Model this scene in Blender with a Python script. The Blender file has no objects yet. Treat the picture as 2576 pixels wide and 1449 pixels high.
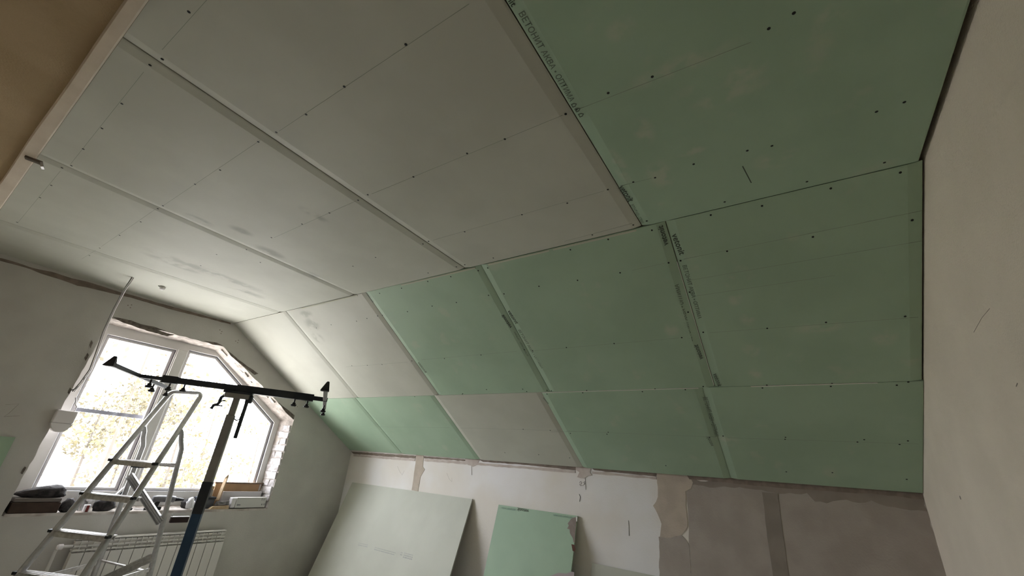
import bpy, bmesh, math, random
from mathutils import Vector, Matrix, noise
from mathutils.geometry import tessellate_polygon

random.seed(7)
scene = bpy.context.scene
COL = scene.collection
PI = math.pi

# ------------------------------------------------------------------ camera
W, HP, FPX = 2576.0, 1449.0, 1036.655
H = 1.38                                   # camera height above the floor
YAW, PITCH, ROLL = math.radians(54.9915), math.radians(23.7310), math.radians(4.9813)
fwd = Vector((math.sin(YAW) * math.cos(PITCH), math.cos(YAW) * math.cos(PITCH), math.sin(PITCH)))
r0 = Vector((math.cos(YAW), -math.sin(YAW), 0.0))
u0 = r0.cross(fwd)
CR = r0 * math.cos(ROLL) + u0 * math.sin(ROLL)
CU = -r0 * math.sin(ROLL) + u0 * math.cos(ROLL)
CAMP = Vector((0, 0, H))
cam = bpy.data.cameras.new('camera')
cam.sensor_width = 36.0
cam.lens = 36.0 * FPX / W
cam.clip_start = 0.02
cam.clip_end = 600
cam_o = bpy.data.objects.new('camera', cam)
m = Matrix(((CR.x, CU.x, -fwd.x, 0), (CR.y, CU.y, -fwd.y, 0), (CR.z, CU.z, -fwd.z, H), (0, 0, 0, 1)))
cam_o.matrix_world = m
COL.objects.link(cam_o)
scene.camera = cam_o

# ------------------------------------------------------------------ world, light, exposure
world = bpy.data.worlds.new('overcast_sky')
scene.world = world
world.use_nodes = True
bg = world.node_tree.nodes['Background']
bg.inputs[0].default_value = (0.94, 0.975, 1.03, 1)
bg.inputs[1].default_value = 2.0
portal = bpy.data.lights.new('window_portal', 'AREA')
portal.shape = 'RECTANGLE'
portal.size, portal.size_y = 2.0, 1.6
portal.energy = 1.0
portal.cycles.is_portal = True
po = bpy.data.objects.new('window_portal', portal)
po.location = (1.88, 5.42, H + 0.2)
po.rotation_euler = (-PI / 2, 0, 0)         # shines towards -Y
COL.objects.link(po)

vs = scene.view_settings
vs.view_transform = 'Standard'
vs.look = 'None'
vs.exposure = 3.4
vs.gamma = 1.0
vs.use_curve_mapping = False
scene.cycles.max_bounces = 16
scene.cycles.diffuse_bounces = 10
scene.cycles.transparent_max_bounces = 12
scene.cycles.sample_clamp_indirect = 8.0
scene.cycles.use_denoising = True

# ------------------------------------------------------------------ room measures
CZ = H + 1.233                             # face of the flat ceiling
FX = 1.893                                 # fold between flat ceiling and slope
SX, SZ = 3.757, H + 0.070                  # lower end of the slope
KX = 3.79                                  # knee wall
GY = 5.03                                  # gable wall with the window
RY = -0.585                                # opposite gable
LX = -0.60
SLEN = math.hypot(SX - FX, CZ - SZ)
SD = Vector(((SX - FX) / SLEN, 0, (SZ - CZ) / SLEN))      # down the slope
SN = Vector((SD.z, 0, -SD.x))                             # visible normal (down, into the room)
if SN.z > 0: SN = -SN

def ray(px, py):
    return (CR * ((px - W / 2) / FPX) + CU * (-(py - HP / 2) / FPX) + fwd)
def onz(px, py, z):
    d = ray(px, py); return CAMP + d * ((z - H) / d.z)
def onx(px, py, x):
    d = ray(px, py); return CAMP + d * (x / d.x)
def ony(px, py, y):
    d = ray(px, py); return CAMP + d * (y / d.y)
def onslope(px, py):
    d = ray(px, py); p0 = Vector((FX, 0, CZ))
    return CAMP + d * ((p0 - CAMP).dot(SN) / d.dot(SN))

# ------------------------------------------------------------------ materials
MATS = {}
def M(name, c1, c2=None, scale=5.0, rough=0.75, spec=0.3, metal=0.0, bump=0.0, bscale=80.0,
      lo=0.35, hi=0.65, detail=4.0, smudges=None, smudge_col=None, smudge_amt=0.6, smudge_scale=9.0,
      spots=None, spots_col=None, spots_rng=(0.6, 0.7), spots_amt=0.5, emit=None):
    if name in MATS: return MATS[name]
    mt = bpy.data.materials.new(name); mt.use_nodes = True
    nt = mt.node_tree; N = nt.nodes; Lk = nt.links
    b = N['Principled BSDF']
    b.inputs['Roughness'].default_value = rough
    b.inputs['Metallic'].default_value = metal
    b.inputs['Specular IOR Level'].default_value = spec
    b.inputs['Base Color'].default_value = (*c1, 1)
    geo = N.new('ShaderNodeNewGeometry')
    colsock = None
    def noise_fac(sc, l, h, det=4.0):
        nz = N.new('ShaderNodeTexNoise'); nz.inputs['Scale'].default_value = sc
        nz.inputs['Detail'].default_value = det
        Lk.new(geo.outputs['Position'], nz.inputs['Vector'])
        mr = N.new('ShaderNodeMapRange'); mr.interpolation_type = 'SMOOTHSTEP'
        mr.inputs['From Min'].default_value = l; mr.inputs['From Max'].default_value = h
        Lk.new(nz.outputs['Fac'], mr.inputs['Value'])
        return mr.outputs['Result']
    def mix(fac, a, bcol):
        mx = N.new('ShaderNodeMix'); mx.data_type = 'RGBA'
        if hasattr(fac, 'is_linked'): Lk.new(fac, mx.inputs['Factor'])
        else: mx.inputs['Factor'].default_value = fac
        if isinstance(a, tuple): mx.inputs['A'].default_value = (*a, 1)
        else: Lk.new(a, mx.inputs['A'])
        mx.inputs['B'].default_value = (*bcol, 1)
        return mx.outputs['Result']
    def mul(s, v):
        mm = N.new('ShaderNodeMath'); mm.operation = 'MULTIPLY'
        Lk.new(s, mm.inputs[0])
        if hasattr(v, 'is_linked'): Lk.new(v, mm.inputs[1])
        else: mm.inputs[1].default_value = v
        return mm.outputs[0]
    if c2 is not None:
        colsock = mix(noise_fac(scale, lo, hi, detail), c1, c2)
    if spots is not None:
        colsock = mix(mul(noise_fac(spots, *spots_rng), spots_amt), colsock if colsock else c1, spots_col)
    if smudges:
        acc = None
        for (c, rad) in smudges:
            sub = N.new('ShaderNodeVectorMath'); sub.operation = 'SUBTRACT'
            Lk.new(geo.outputs['Position'], sub.inputs[0]); sub.inputs[1].default_value = c
            ml = N.new('ShaderNodeVectorMath'); ml.operation = 'MULTIPLY'
            Lk.new(sub.outputs[0], ml.inputs[0]); ml.inputs[1].default_value = (1 / rad[0], 1 / rad[1], 1 / rad[2])
            ln = N.new('ShaderNodeVectorMath'); ln.operation = 'LENGTH'
            Lk.new(ml.outputs[0], ln.inputs[0])
            mr = N.new('ShaderNodeMapRange'); mr.interpolation_type = 'SMOOTHSTEP'
            mr.inputs['From Min'].default_value = 1.0; mr.inputs['From Max'].default_value = 0.25
            Lk.new(ln.outputs['Value'], mr.inputs['Value'])
            if acc is None: acc = mr.outputs['Result']
            else:
                mxm = N.new('ShaderNodeMath'); mxm.operation = 'MAXIMUM'
                Lk.new(acc, mxm.inputs[0]); Lk.new(mr.outputs['Result'], mxm.inputs[1]); acc = mxm.outputs[0]
        f = mul(mul(acc, noise_fac(smudge_scale, 0.38, 0.6)), smudge_amt)
        colsock = mix(f, colsock if colsock else c1, smudge_col)
    if colsock is not None: Lk.new(colsock, b.inputs['Base Color'])
    if bump > 0:
        nz = N.new('ShaderNodeTexNoise'); nz.inputs['Scale'].default_value = bscale; nz.inputs['Detail'].default_value = 5
        Lk.new(geo.outputs['Position'], nz.inputs['Vector'])
        bp = N.new('ShaderNodeBump'); bp.inputs['Strength'].default_value = bump; bp.inputs['Distance'].default_value = 0.01
        Lk.new(nz.outputs['Fac'], bp.inputs['Height']); Lk.new(bp.outputs['Normal'], b.inputs['Normal'])
    MATS[name] = mt
    return mt

def srgb(r, g, b):
    f = lambda c: (c / 255 / 12.92) if c / 255 <= 0.04045 else ((c / 255 + 0.055) / 1.055) ** 2.4
    return (f(r), f(g), f(b))

# ------------------------------------------------------------------ mesh helpers
class MB:
    def __init__(s): s.v = []; s.f = []
    def add(s, vs_, fs):
        o = len(s.v); s.v += [Vector(p) for p in vs_]; s.f += [tuple(i + o for i in q) for q in fs]; return s
    def box(s, a, b):
        x0, y0, z0 = a; x1, y1, z1 = b
        return s.add([(x0,y0,z0),(x1,y0,z0),(x1,y1,z0),(x0,y1,z0),(x0,y0,z1),(x1,y0,z1),(x1,y1,z1),(x0,y1,z1)],
                     [(0,3,2,1),(4,5,6,7),(0,1,5,4),(1,2,6,5),(2,3,7,6),(3,0,4,7)])
    def obox(s, c, ax, ay, az, hx, hy, hz):
        c = Vector(c); P = []
        for k in (-1, 1):
            for (i, j) in ((-1,-1),(1,-1),(1,1),(-1,1)): P.append(c + ax*(i*hx) + ay*(j*hy) + az*(k*hz))
        return s.add(P, [(0,3,2,1),(4,5,6,7),(0,1,5,4),(1,2,6,5),(2,3,7,6),(3,0,4,7)])
    def bar(s, p, q, w, h, up=Vector((0,0,1))):
        p = Vector(p); q = Vector(q); a = (q - p); L = a.length; a.normalize()
        b = a.cross(up)
        if b.length < 1e-4: b = a.cross(Vector((1,0,0)))
        b.normalize(); c = b.cross(a)
        return s.obox((p + q) / 2, a, b, c, L / 2, w / 2, h / 2)
    def tube(s, pts, r, n=10, r2=None, flat=None, up=None):
        pts = [Vector(p) for p in pts]; m_ = len(pts); P = []; ref = up or Vector((0.31, 0.17, 0.93))
        for i, p in enumerate(pts):
            t = (pts[min(i+1, m_-1)] - pts[max(i-1, 0)]).normalized()
            a = t.cross(ref)
            if a.length < 1e-4: a = t.cross(Vector((1,0,0)))
            a.normalize(); b = t.cross(a)
            rr = r if r2 is None else r + (r2 - r) * i / (m_ - 1)
            ra, rb = rr, (rr if flat is None else rr * flat)
            for k in range(n):
                an = 2*PI*k/n; P.append(p + a*math.cos(an)*ra + b*math.sin(an)*rb)
        F = []
        for i in range(m_-1):
            for k in range(n):
                F.append((i*n+k, i*n+(k+1)%n, (i+1)*n+(k+1)%n, (i+1)*n+k))
        F.append(tuple(range(n-1, -1, -1))); F.append(tuple((m_-1)*n+k for k in range(n)))
        return s.add(P, F)
    def lathe(s, base, axis, prof, n=14):
        base = Vector(base); axis = Vector(axis).normalized()
        a = axis.cross(Vector((1,0,0)))
        if a.length < 1e-3: a = axis.cross(Vector((0,1,0)))
        a.normalize(); b = axis.cross(a); P = []
        for (r, z) in prof:
            for k in range(n):
                an = 2*PI*k/n; P.append(base + axis*z + a*math.cos(an)*r + b*math.sin(an)*r)
        F = []
        for i in range(len(prof)-1):
            for k in range(n): F.append((i*n+k, i*n+(k+1)%n, (i+1)*n+(k+1)%n, (i+1)*n+k))
        F.append(tuple(range(n-1, -1, -1))); F.append(tuple((len(prof)-1)*n+k for k in range(n)))
        return s.add(P, F)
    def prism(s, loop, d):
        loop = [Vector(p) for p in loop]; d = Vector(d); n = len(loop); o = len(s.v)
        tris = tessellate_polygon([loop])
        P = loop + [p + d for p in loop]
        F = [tuple(t) for t in tris] + [tuple(i + n for i in reversed(t)) for t in tris]
        for i in range(n): F.append((i, (i+1) % n, (i+1) % n + n, i + n))
        return s.add(P, F)
    def holed(s, outer, holes, d):
        """flat plate with holes, extruded by d"""
        loops = [[Vector(p) for p in outer]] + [[Vector(p) for p in h] for h in holes]; d = Vector(d)
        flat = [p for l in loops for p in l]; n = len(flat)
        tris = tessellate_polygon(loops)
        P = flat + [p + d for p in flat]
        F = [tuple(t) for t in tris] + [tuple(i + n for i in reversed(t)) for t in tris]
        o = 0
        for l in loops:
            k = len(l)
            for i in range(k): F.append((o+i, o+(i+1) % k, o+(i+1) % k + n, o+i+n))
            o += k
        return s.add(P, F)

def obj(name, mb, mat, parent=None, origin=None, smooth=False, bevel=0.0):
    v = mb.v
    if origin is None:
        xs = [p.x for p in v]; ys = [p.y for p in v]; zs = [p.z for p in v]
        origin = Vector(((min(xs)+max(xs))/2, (min(ys)+max(ys))/2, min(zs)))
    me = bpy.data.meshes.new(name)
    me.from_pydata([tuple(p - origin) for p in v], [], mb.f)
    bm = bmesh.new(); bm.from_mesh(me); bmesh.ops.recalc_face_normals(bm, faces=bm.faces); bm.to_mesh(me); bm.free()
    if mat: me.materials.append(mat)
    o = bpy.data.objects.new(name, me); COL.objects.link(o)
    world_of = parent['_o'] if parent is not None and '_o' in parent else None
    if parent is not None:
        o.parent = parent
        o.location = origin - Vector(parent['_o'])
    else: o.location = origin
    o['_o'] = tuple(origin)
    if smooth:
        for p in me.polygons: p.use_smooth = True
    if bevel > 0:
        bv = o.modifiers.new('edge', 'BEVEL'); bv.width = bevel; bv.segments = 2; bv.limit_method = 'ANGLE'
    return o
def empty(name, loc):
    o = bpy.data.objects.new(name, None); COL.objects.link(o); o.location = loc; o['_o'] = tuple(loc)
    o.empty_display_size = 0.05
    return o
def tag(o, label, cat, group=None, kind=None):
    o['label'] = label; o['category'] = cat
    if group: o['group'] = group
    if kind: o['kind'] = kind
    return o

# ------------------------------------------------------------------ colours
plaster_gable = M('grey_plaster', (0.50, 0.485, 0.46), (0.55, 0.535, 0.505), scale=3, rough=0.9, bump=0.15, bscale=120)
plaster_beige = M('beige_plaster', (0.68, 0.60, 0.50), (0.73, 0.645, 0.54), scale=2.5, rough=0.9, bump=0.35, bscale=160)
plaster_tan = M('tan_clay_plaster', (0.36, 0.265, 0.15), (0.40, 0.30, 0.18), scale=3.5, rough=0.92, bump=0.3, bscale=140)
plaster_knee = M('pale_wall_plaster', (0.78, 0.765, 0.77), (0.71, 0.665, 0.61), scale=1.3, rough=0.85, bump=0.12, bscale=70)
plaster_rough = M('rough_white_mortar', (0.62, 0.57, 0.53), (0.40, 0.36, 0.33), scale=14, rough=0.95, bump=0.8, bscale=45)
brick_white = M('whitewashed_brick', (0.66, 0.64, 0.65), (0.42, 0.39, 0.385), scale=22, rough=0.95, bump=0.6, bscale=60)
dark_gap = M('brown_masonry', (0.20, 0.160, 0.130), (0.26, 0.21, 0.175), scale=20, rough=0.95)
dark_void = M('raw_roof_boards', (0.20, 0.145, 0.095), (0.26, 0.19, 0.125), scale=6, rough=0.9)
wall_grey_patch = M('brown_grey_plaster', (0.36, 0.315, 0.28), (0.41, 0.365, 0.325), scale=5, rough=0.9, bump=0.15, bscale=80)
wall_tan_patch = M('beige_filler', (0.50, 0.43, 0.36), (0.44, 0.375, 0.315), scale=9, rough=0.9, bump=0.1)
wall_dark_patch = M('dark_filler', (0.25, 0.215, 0.185), (0.29, 0.25, 0.215), scale=8, rough=0.9)
wall_pink_patch = M('pinkish_filler', (0.48, 0.41, 0.37), (0.56, 0.50, 0.46), scale=12, rough=0.9)
pencil = M('pencil_lead', (0.12, 0.12, 0.11), rough=0.8)
pencil_soft = M('pale_pencil', (0.28, 0.30, 0.25), rough=0.8)
ink = M('grey_print', (0.075, 0.095, 0.07), rough=0.7)
ink_soft = M('pale_grey_print', (0.14, 0.17, 0.13), rough=0.7)
screw_m = M('black_screw', (0.012, 0.012, 0.012), rough=0.5)
gyps_edge = M('gypsum_core', (0.72, 0.70, 0.66), rough=0.9)
alu = M('aluminium', (0.46, 0.455, 0.45), (0.39, 0.385, 0.38), scale=30, rough=0.42, metal=0.6, spec=0.5)
alu_step = M('ribbed_aluminium', (0.66, 0.64, 0.63), (0.5, 0.48, 0.47), scale=40, rough=0.35, metal=0.7, spec=0.5)
black_pl = M('black_plastic', (0.018, 0.018, 0.02), rough=0.5)
lift_slate = M('slate_paint', (0.022, 0.027, 0.036), (0.032, 0.036, 0.044), scale=15, rough=0.45)
lift_blue = M('blue_paint', (0.022, 0.055, 0.115), (0.03, 0.065, 0.125), scale=12, rough=0.4)
lift_zinc = M('zinc_tube', (0.30, 0.295, 0.285), (0.25, 0.245, 0.24), scale=15, rough=0.4, metal=0.5)
lift_brown = lift_slate
pvc = M('white_pvc', (0.75, 0.74, 0.73), (0.70, 0.69, 0.68), scale=4, rough=0.5, spec=0.4)
pvc_bright = M('white_plastic', (0.78, 0.75, 0.76), rough=0.45, spec=0.4)
gasket = M('grey_gasket', (0.10, 0.10, 0.12), rough=0.6)
radiator_w = M('radiator_enamel', (0.66, 0.64, 0.61), rough=0.45, spec=0.4)
floor_m = M('grey_screed', (0.46, 0.44, 0.40), (0.52, 0.50, 0.46), scale=4, rough=0.9, bump=0.1)

# ------------------------------------------------------------------ large structure
def struct(name, mb, mat, label, cat, smooth=False):
    return tag(obj(name, mb, mat, smooth=smooth), label, cat, kind='structure')

struct('floor', MB().box((LX-0.3, RY-0.3, -0.12), (KX+0.3, GY+0.3, 0.0)), floor_m, 'grey cement screed floor of the attic room', 'floor')
struct('wall_left', MB().box((LX-0.25, RY-0.3, 0), (LX, GY+0.4, CZ+0.30)), plaster_beige, 'plain beige plastered wall below the tan ceiling strip', 'wall')
wf = struct('wall_front', MB().box((LX-0.25, RY-0.25, 0), (KX+0.25, RY, CZ+0.30)), plaster_beige, 'plain beige plastered gable wall facing the window', 'wall')
wr = struct('wall_right', MB().box((KX, RY-0.25, 0), (KX+0.25, GY+0.4, SZ+0.35)), plaster_knee, 'low pale knee wall with patchy plaster under the sloped ceiling', 'wall')
struct('ceiling_tan', MB().box((LX-0.25, RY-0.25, CZ-0.012), (-0.03, GY+0.3, CZ+0.30)), plaster_tan, 'tan plastered ceiling strip beside the beige edging', 'ceiling')
ceil = struct('ceiling', MB().box((-0.03, RY-0.25, CZ+0.055), (FX+0.08, GY+0.3, CZ+0.30)), dark_void, 'flat ceiling clad in grey and green plasterboard panels', 'ceiling')
p0 = Vector((FX, 0, CZ)) - SN*0.055 - SD*0.1
p1 = Vector((SX, 0, SZ)) - SN*0.055 + SD*0.25
mb = MB(); a = [Vector((p.x, y, p.z)) for (p, y) in ((p0, RY-0.25), (p1, RY-0.25), (p1, GY+0.3), (p0, GY+0.3))]
mb.prism(a, -SN*0.2)
slope = struct('ceiling_slope', mb, dark_void, 'sloped attic ceiling clad in green and grey plasterboard panels', 'ceiling')

# edging strip between tan ceiling and plasterboard: slightly wavy plaster bead
mb = MB(); n = 40; P = []; F = []
for i in range(n+1):
    y = RY + (GY - RY) * i / n
    wv = 0.004*noise.noise(Vector((y*1.7, 0, 3.1))) 
    xl = -0.022 - 0.030*min(1, max(0, (y-0.6)/3.0)) + wv
    P += [Vector((xl, y, CZ-0.012)), Vector((xl+0.006, y, CZ-0.034)), Vector((0.004, y, CZ-0.036)), Vector((0.009, y, CZ-0.02)), Vector((0.009, y, CZ+0.06)), Vector((xl, y, CZ+0.06))]
for i in range(n):
    for k in range(6): F.append((i*6+k, i*6+(k+1) % 6, (i+1)*6+(k+1) % 6, (i+1)*6+k))
mb.add(P, F)
struct('trim_1', mb, M('beige_edging', (0.66, 0.58, 0.485), (0.60, 0.52, 0.43), scale=5, rough=0.9, bump=0.2), 'narrow beige plaster edging strip between tan ceiling and plasterboard', 'trim')

# ---- gable wall with window opening
def jag(loop, amp, step, seed, skip_below=None):
    out = []; n = len(loop)
    for i in range(n):
        p = Vector(loop[i]); q = Vector(loop[(i+1) % n]); L = (q-p).length; k = max(1, int(L/step))
        d = (q-p).normalized(); nn = Vector((d.z, 0, -d.x))
        for j in range(k):
            t = p + (q-p)*(j/k)
            a_ = amp if not (skip_below is not None and abs(p.z-skip_below) < 0.02 and abs(q.z-skip_below) < 0.02) else 0.002
            if j: t = t + nn*a_*(noise.noise(Vector((t.x*9+seed, t.z*9, seed)))*1.2 + 0.7*noise.noise(Vector((t.x*31+seed, t.z*31, 5+seed))))
            out.append(t)
    return out
def XZ(l, y): return [Vector((x, y, H+z)) for x, z in l]
HF = [(0.873, -0.612), (2.864, -0.612), (2.882, 0.346), (1.882, 0.962), (0.93, 0.964)]     # room side outline
HB = [(0.885, -0.575), (2.815, -0.575), (2.808, 0.322), (1.873, 0.936), (0.924, 0.936)]    # at the frame
hf = jag(XZ(HF, GY), 0.008, 0.035, 2.0, skip_below=H-0.612)
# matching loop at the frame depth, same vertex count
def resample(loop_from, A, B, y):
    out = []; nA = len(A)
    Av = XZ(A, GY); Bv = XZ(B, y); res = []
    n = len(Av)
    for i in range(n):
        L = (Av[(i+1) % n]-Av[i]).length; k = max(1, int(L/0.035))
        for j in range(k): res.append(Bv[i] + (Bv[(i+1) % n]-Bv[i])*(j/k))
    return res
hb = resample(hf, HF, HB, 5.20)
mb = MB()
outer = [Vector((LX-0.25, GY, 0)), Vector((KX+0.25, GY, 0)), Vector((KX+0.25, GY, CZ+0.3)), Vector((LX-0.25, GY, CZ+0.3))]
loops = [outer, hf]; flat = outer + hf
mb.add(flat, [tuple(t) for t in tessellate_polygon(loops)])
outer2 = [p + Vector((0, 0.40, 0)) for p in outer]; hb2 = [p + Vector((0, 0.23, 0)) for p in hb]
mb.add(outer2 + hb2, [tuple(t) for t in tessellate_polygon([outer2, hb2])])
wb = struct('wall_back', mb, plaster_gable, 'grey plastered gable wall holding the angled window', 'wall')
mb = MB(); k = len(hf); mid = []
for i in range(k):
    a = hf[i]*0.5 + hb[i]*0.5
    d = 0.012*noise.noise(a*14) + 0.007*noise.noise(a*40)
    c = Vector((1.9, a.y, H+0.15)); mid.append(a + (c-a).normalized()*d)
hb3 = [p + Vector((0, 0.23, 0)) for p in hb]
P = hf + mid + hb + hb3; F = []
for r in range(3):
    for i in range(k): F.append((r*k+i, r*k+(i+1) % k, (r+1)*k+(i+1) % k, (r+1)*k+i))
mb.add(P, F); obj('window_reveal', mb, plaster_rough, wb)

# rough bricks in the right-hand reveal
rng = random.Random(3)
z = H-0.60; ci = 0
while z < H+0.275:
    hgt = 0.064 + rng.uniform(-0.006, 0.006)
    cuts = [5.035, 5.115 + rng.uniform(-0.03, 0.03), 5.197] if ci % 2 else [5.03, 5.197]
    for y0, y1 in zip(cuts[:-1], cuts[1:]):
        mb = MB(); x1 = 2.866 + 0.012*(z-H+0.6); x0 = x1 - 0.006 - rng.uniform(0, 0.012)
        mb.box((x0, y0+0.004, z), (x1+0.02, y1-0.004, z+hgt))
        mb.v = [p + Vector((rng.uniform(-.010, .009) - (p.y-5.03)*0.29, rng.uniform(-.006, .005), rng.uniform(-.009, .009))) for p in mb.v]
        obj('brick', mb, brick_white, wb, bevel=0.004)
    z += hgt + 0.005 + rng.uniform(0, 0.004); ci += 1
# broken plaster lumps along the sloping reveal
for i in range(13):
    t = (i+0.5)/13; a = Vector((1.90, 0, 0.945)).lerp(Vector((2.84, 0, 0.366)), t)
    y = 5.095 + rng.uniform(0, 0.06); L = rng.uniform(0.03, 0.06)
    dv = Vector((0.84, 0, -0.54)); nv = Vector((-0.54, 0, -0.84))
    mb = MB().obox(Vector((a.x, y, H+a.z)) + nv*rng.uniform(-0.004, 0.006), dv, Vector((0, 1, 0)), nv, L, rng.uniform(0.02, 0.045), 0.012)
    mb.v = [p + Vector((rng.uniform(-.012, .012), rng.uniform(-.012, .012), rng.uniform(-.01, .01))) for p in mb.v]
    obj('brick', mb, plaster_rough, wb, bevel=0.004)
# chipped edge patches on the wall face
def patch(name, px, plane, mat, parent, proud, jit=0.006, step=0.03, seed=0.0, sub=True):
    pts = [q if isinstance(q, Vector) else plane(*q) for q in px]
    nrm = None
    out = []; n = len(pts)
    for i in range(n):
        p, q = pts[i], pts[(i+1) % n]; L = (q-p).length; kk = max(1, min(40, int(L/step))) if sub else 1
        d = (q-p).normalized()
        s_ = d.cross(proud.normalized())
        for j in range(kk):
            t = p + (q-p)*(j/kk)
            t = t + s_*jit*(noise.noise(t*17+Vector((seed, 0, 0))) + 0.6*noise.noise(t*48+Vector((0, seed, 0)))) * (1 if j else 0.3)
            out.append(t)
    return obj(name, MB().prism([p - proud*0.5 for p in out], proud*1.5), mat, parent)
gp = lambda x, y: ony(x, y, GY)
chip = M('chipped_edge', (0.12, 0.10, 0.085), (0.21, 0.18, 0.155), scale=30, rough=0.95)
PR = Vector((0, -0.003, 0))
for poly in ([(283,797),(330,806),(345,812),(420,838),(440,842),(420,846),(350,826),(310,812)],
             [(340,812),(388,822),(420,834),(386,828),(344,818)], [(512,857),(545,862),(561,870),(535,867)],
             [(573,882),(600,905),(628,925),(650,940),(640,943),(604,915),(578,892)],
             [(700,1012),(722,1030),(741,1045),(738,1056),(718,1037)],
             [(225,868),(231,856),(234,862),(228,876)], [(212,900),(220,888),(223,893),(215,908)], [(170,988),(176,975),(180,980),(174,992)],
             [(52,1190),(62,1174),(66,1176),(56,1193)]):
    patch('plaster_chip', poly, gp, chip, wb, PR, jit=0.004, step=0.02)
# irregular dark gap where the gable meets the ceiling
pts_up = [(0,649),(40,660),(90,676),(130,684),(180,700),(220,709),(290,731),(340,745),(420,768),(500,790),(580,812)]
pts_dn = [(580,816),(500,796),(420,776),(340,752),(290,740),(215,722),(195,719),(140,700),(116,692),(60,672),(0,656)]
patch('unfilled_joint', pts_up+pts_dn, gp, dark_gap, wb, PR, jit=0.004, step=0.03)

# ------------------------------------------------------------------ plasterboard
g1, g2 = srgb(164, 187, 164), srgb(157, 180, 157)
k1, k2 = srgb(190, 191, 180), srgb(183, 184, 173)
sm_dark = [(tuple(onz(x, y, CZ)), (rx, ry, 0.1)) for x, y, rx, ry in
           ((503,553,.10,.05), (607,580,.09,.06), (682,634,.14,.07), (540,690,.55,.10), (440,665,.25,.07), (620,735,.22,.08), (780,690,.20,.07), (790,540,.12,.05)  )]
sm_light = [(tuple(onz(x, y, CZ)), (rx, ry, 0.1)) for x, y, rx, ry in
            ((1660,440,.14,.07), (1620,330,.10,.05), (1700,170,.05,.22), (1860,190,.07,.10), (2090,40,.05,.05), (1745,380,.03,.08), (1560,420,.16,.04), (1830,240,.05,.15), (1950,400,.08,.10), (1560,75,.05,.06))]
sm_slope = [(tuple(onslope(x, y)), (r1, r2, r1)) for x, y, r1, r2 in
            ((1840,710,.05,.05), (1850,755,.05,.05), (1880,800,.07,.05), (1890,880,.07,.06), (1900,940,.06,.05), (2060,825,.05,.14), (2225,850,.07,.07), (1830,1110,.08,.10), (1690,830,.07,.06), (2000,900,.06,.05))]
sm_slope2 = [(tuple(onslope(x, y)), (r1, r2, r1)) for x, y, r1, r2 in ((785,815,.10,.14), (800,850,.10,.10), (770,790,.06,.12), (985,772,.05,.08))]
bd_green = M('green_board_paper', g1, g2, scale=2.5, rough=0.62, spec=0.35, spots=5.5, spots_col=srgb(186, 190, 172), spots_rng=(0.62, 0.75), spots_amt=0.35,
             smudges=sm_light + sm_slope, smudge_col=srgb(205, 200, 186), smudge_amt=0.34, smudge_scale=13)
bd_sage = M('sage_board_paper', k1, k2, scale=2.5, rough=0.62, spec=0.35, smudges=sm_slope2, smudge_col=srgb(120, 118, 104), smudge_amt=0.5)
bd_grey = M('grey_board_paper', k1, k2, scale=2.5, rough=0.62, spec=0.35, smudges=sm_dark, smudge_col=srgb(116, 114, 104), smudge_amt=0.5)
bd_back = M('leaning_board_grey_paper', k1, k2, scale=2.5, rough=0.6, spec=0.3)
bd_mint = M('leaning_board_mint_paper', g1, g2, scale=2.5, rough=0.6, spec=0.3)
bd_dark = M('leaning_board_dark_paper', k1, k2, scale=2.5, rough=0.65)
bd_dgreen = M('leaning_board_deep_green_paper', g1, g2, scale=2.5, rough=0.65)

def lerp2(a, b, t): return a + (b-a)*t
def board(parent, mat, c, nrm, taper_lo=True, taper_hi=True, drop=0.0):
    """c = four face corners: c00 c10 (along the length at width 0), c11 c01 (at width 1); nrm = visible normal.
    The long edges are tapered; the cut ends show the gypsum core."""
    c00, c10, c11, c01 = [Vector(q) + nrm*drop for q in c]
    wd = (c01-c00).length; tp = 0.046/wd; e = 0.006/wd; de = 0.0065
    ts = [(0, de+0.002), (e, de), (tp, 0.0), (1-tp, 0.0), (1-e, de), (1, de+0.002)]
    if not taper_lo: ts[0] = (0, 0.0008); ts[1] = (e, 0); ts[2] = (tp, 0)
    if not taper_hi: ts[5] = (1, 0.0008); ts[4] = (1-e, 0); ts[3] = (1-tp, 0)
    P = []
    for t, d in ts:
        P += [lerp2(c00, c01, t) - nrm*d, lerp2(c10, c11, t) - nrm*d]
    b = [q - nrm*0.0125 for q in (c00, c10, c11, c01)]
    o = len(P); P += b
    F = [(2*i, 2*i+1, 2*i+3, 2*i+2) for i in range(5)] + [(0, 1, o+1, o), (11, 10, o+3, o+2), (o, o+1, o+2, o+3)]
    F += [tuple([0, 2, 4, 6, 8, 10, o+3, o]), tuple([1, 3, 5, 7, 9, 11, o+2, o+1])]
    o = obj('plasterboard_panel', MB().add(P, F), mat, parent); o['_d'] = drop; return o

ND = Vector((0, 0, -1))
def Ls(pa, pb): return lambda x: pa[1] + (pb[1]-pa[1])*(x-pa[0])/(pb[0]-pa[0])
seams = [lambda x: RY+0.019, Ls((0, .508), (FX, .521)), Ls((0, 1.712), (FX, 1.737)), Ls((0, 2.918), (FX, 2.934)), Ls((0, 4.195), (FX, 4.084)), lambda x: GY+0.01]
X0 = 0.010
flat_boards = []
for i in range(5):
    ga = 0.0022; lo, hi = seams[i], seams[i+1]
    c = [Vector((X0, lo(X0)+ga, CZ)), Vector((FX-0.001, lo(FX)+ga, CZ)), Vector((FX-0.001, hi(FX)-ga, CZ)), Vector((X0, hi(X0)-ga, CZ))]
    flat_boards.append(board(ceil, bd_green if i == 0 else bd_grey, c, ND, taper_lo=(i > 0), taper_hi=(i < 4), drop=(0, 0.0, 0.002, 0.0005, 0)[i]))
def SP(s, y): p = Vector((FX, 0, CZ)) + SD*s; return Vector((p.x, y, p.z))
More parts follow.
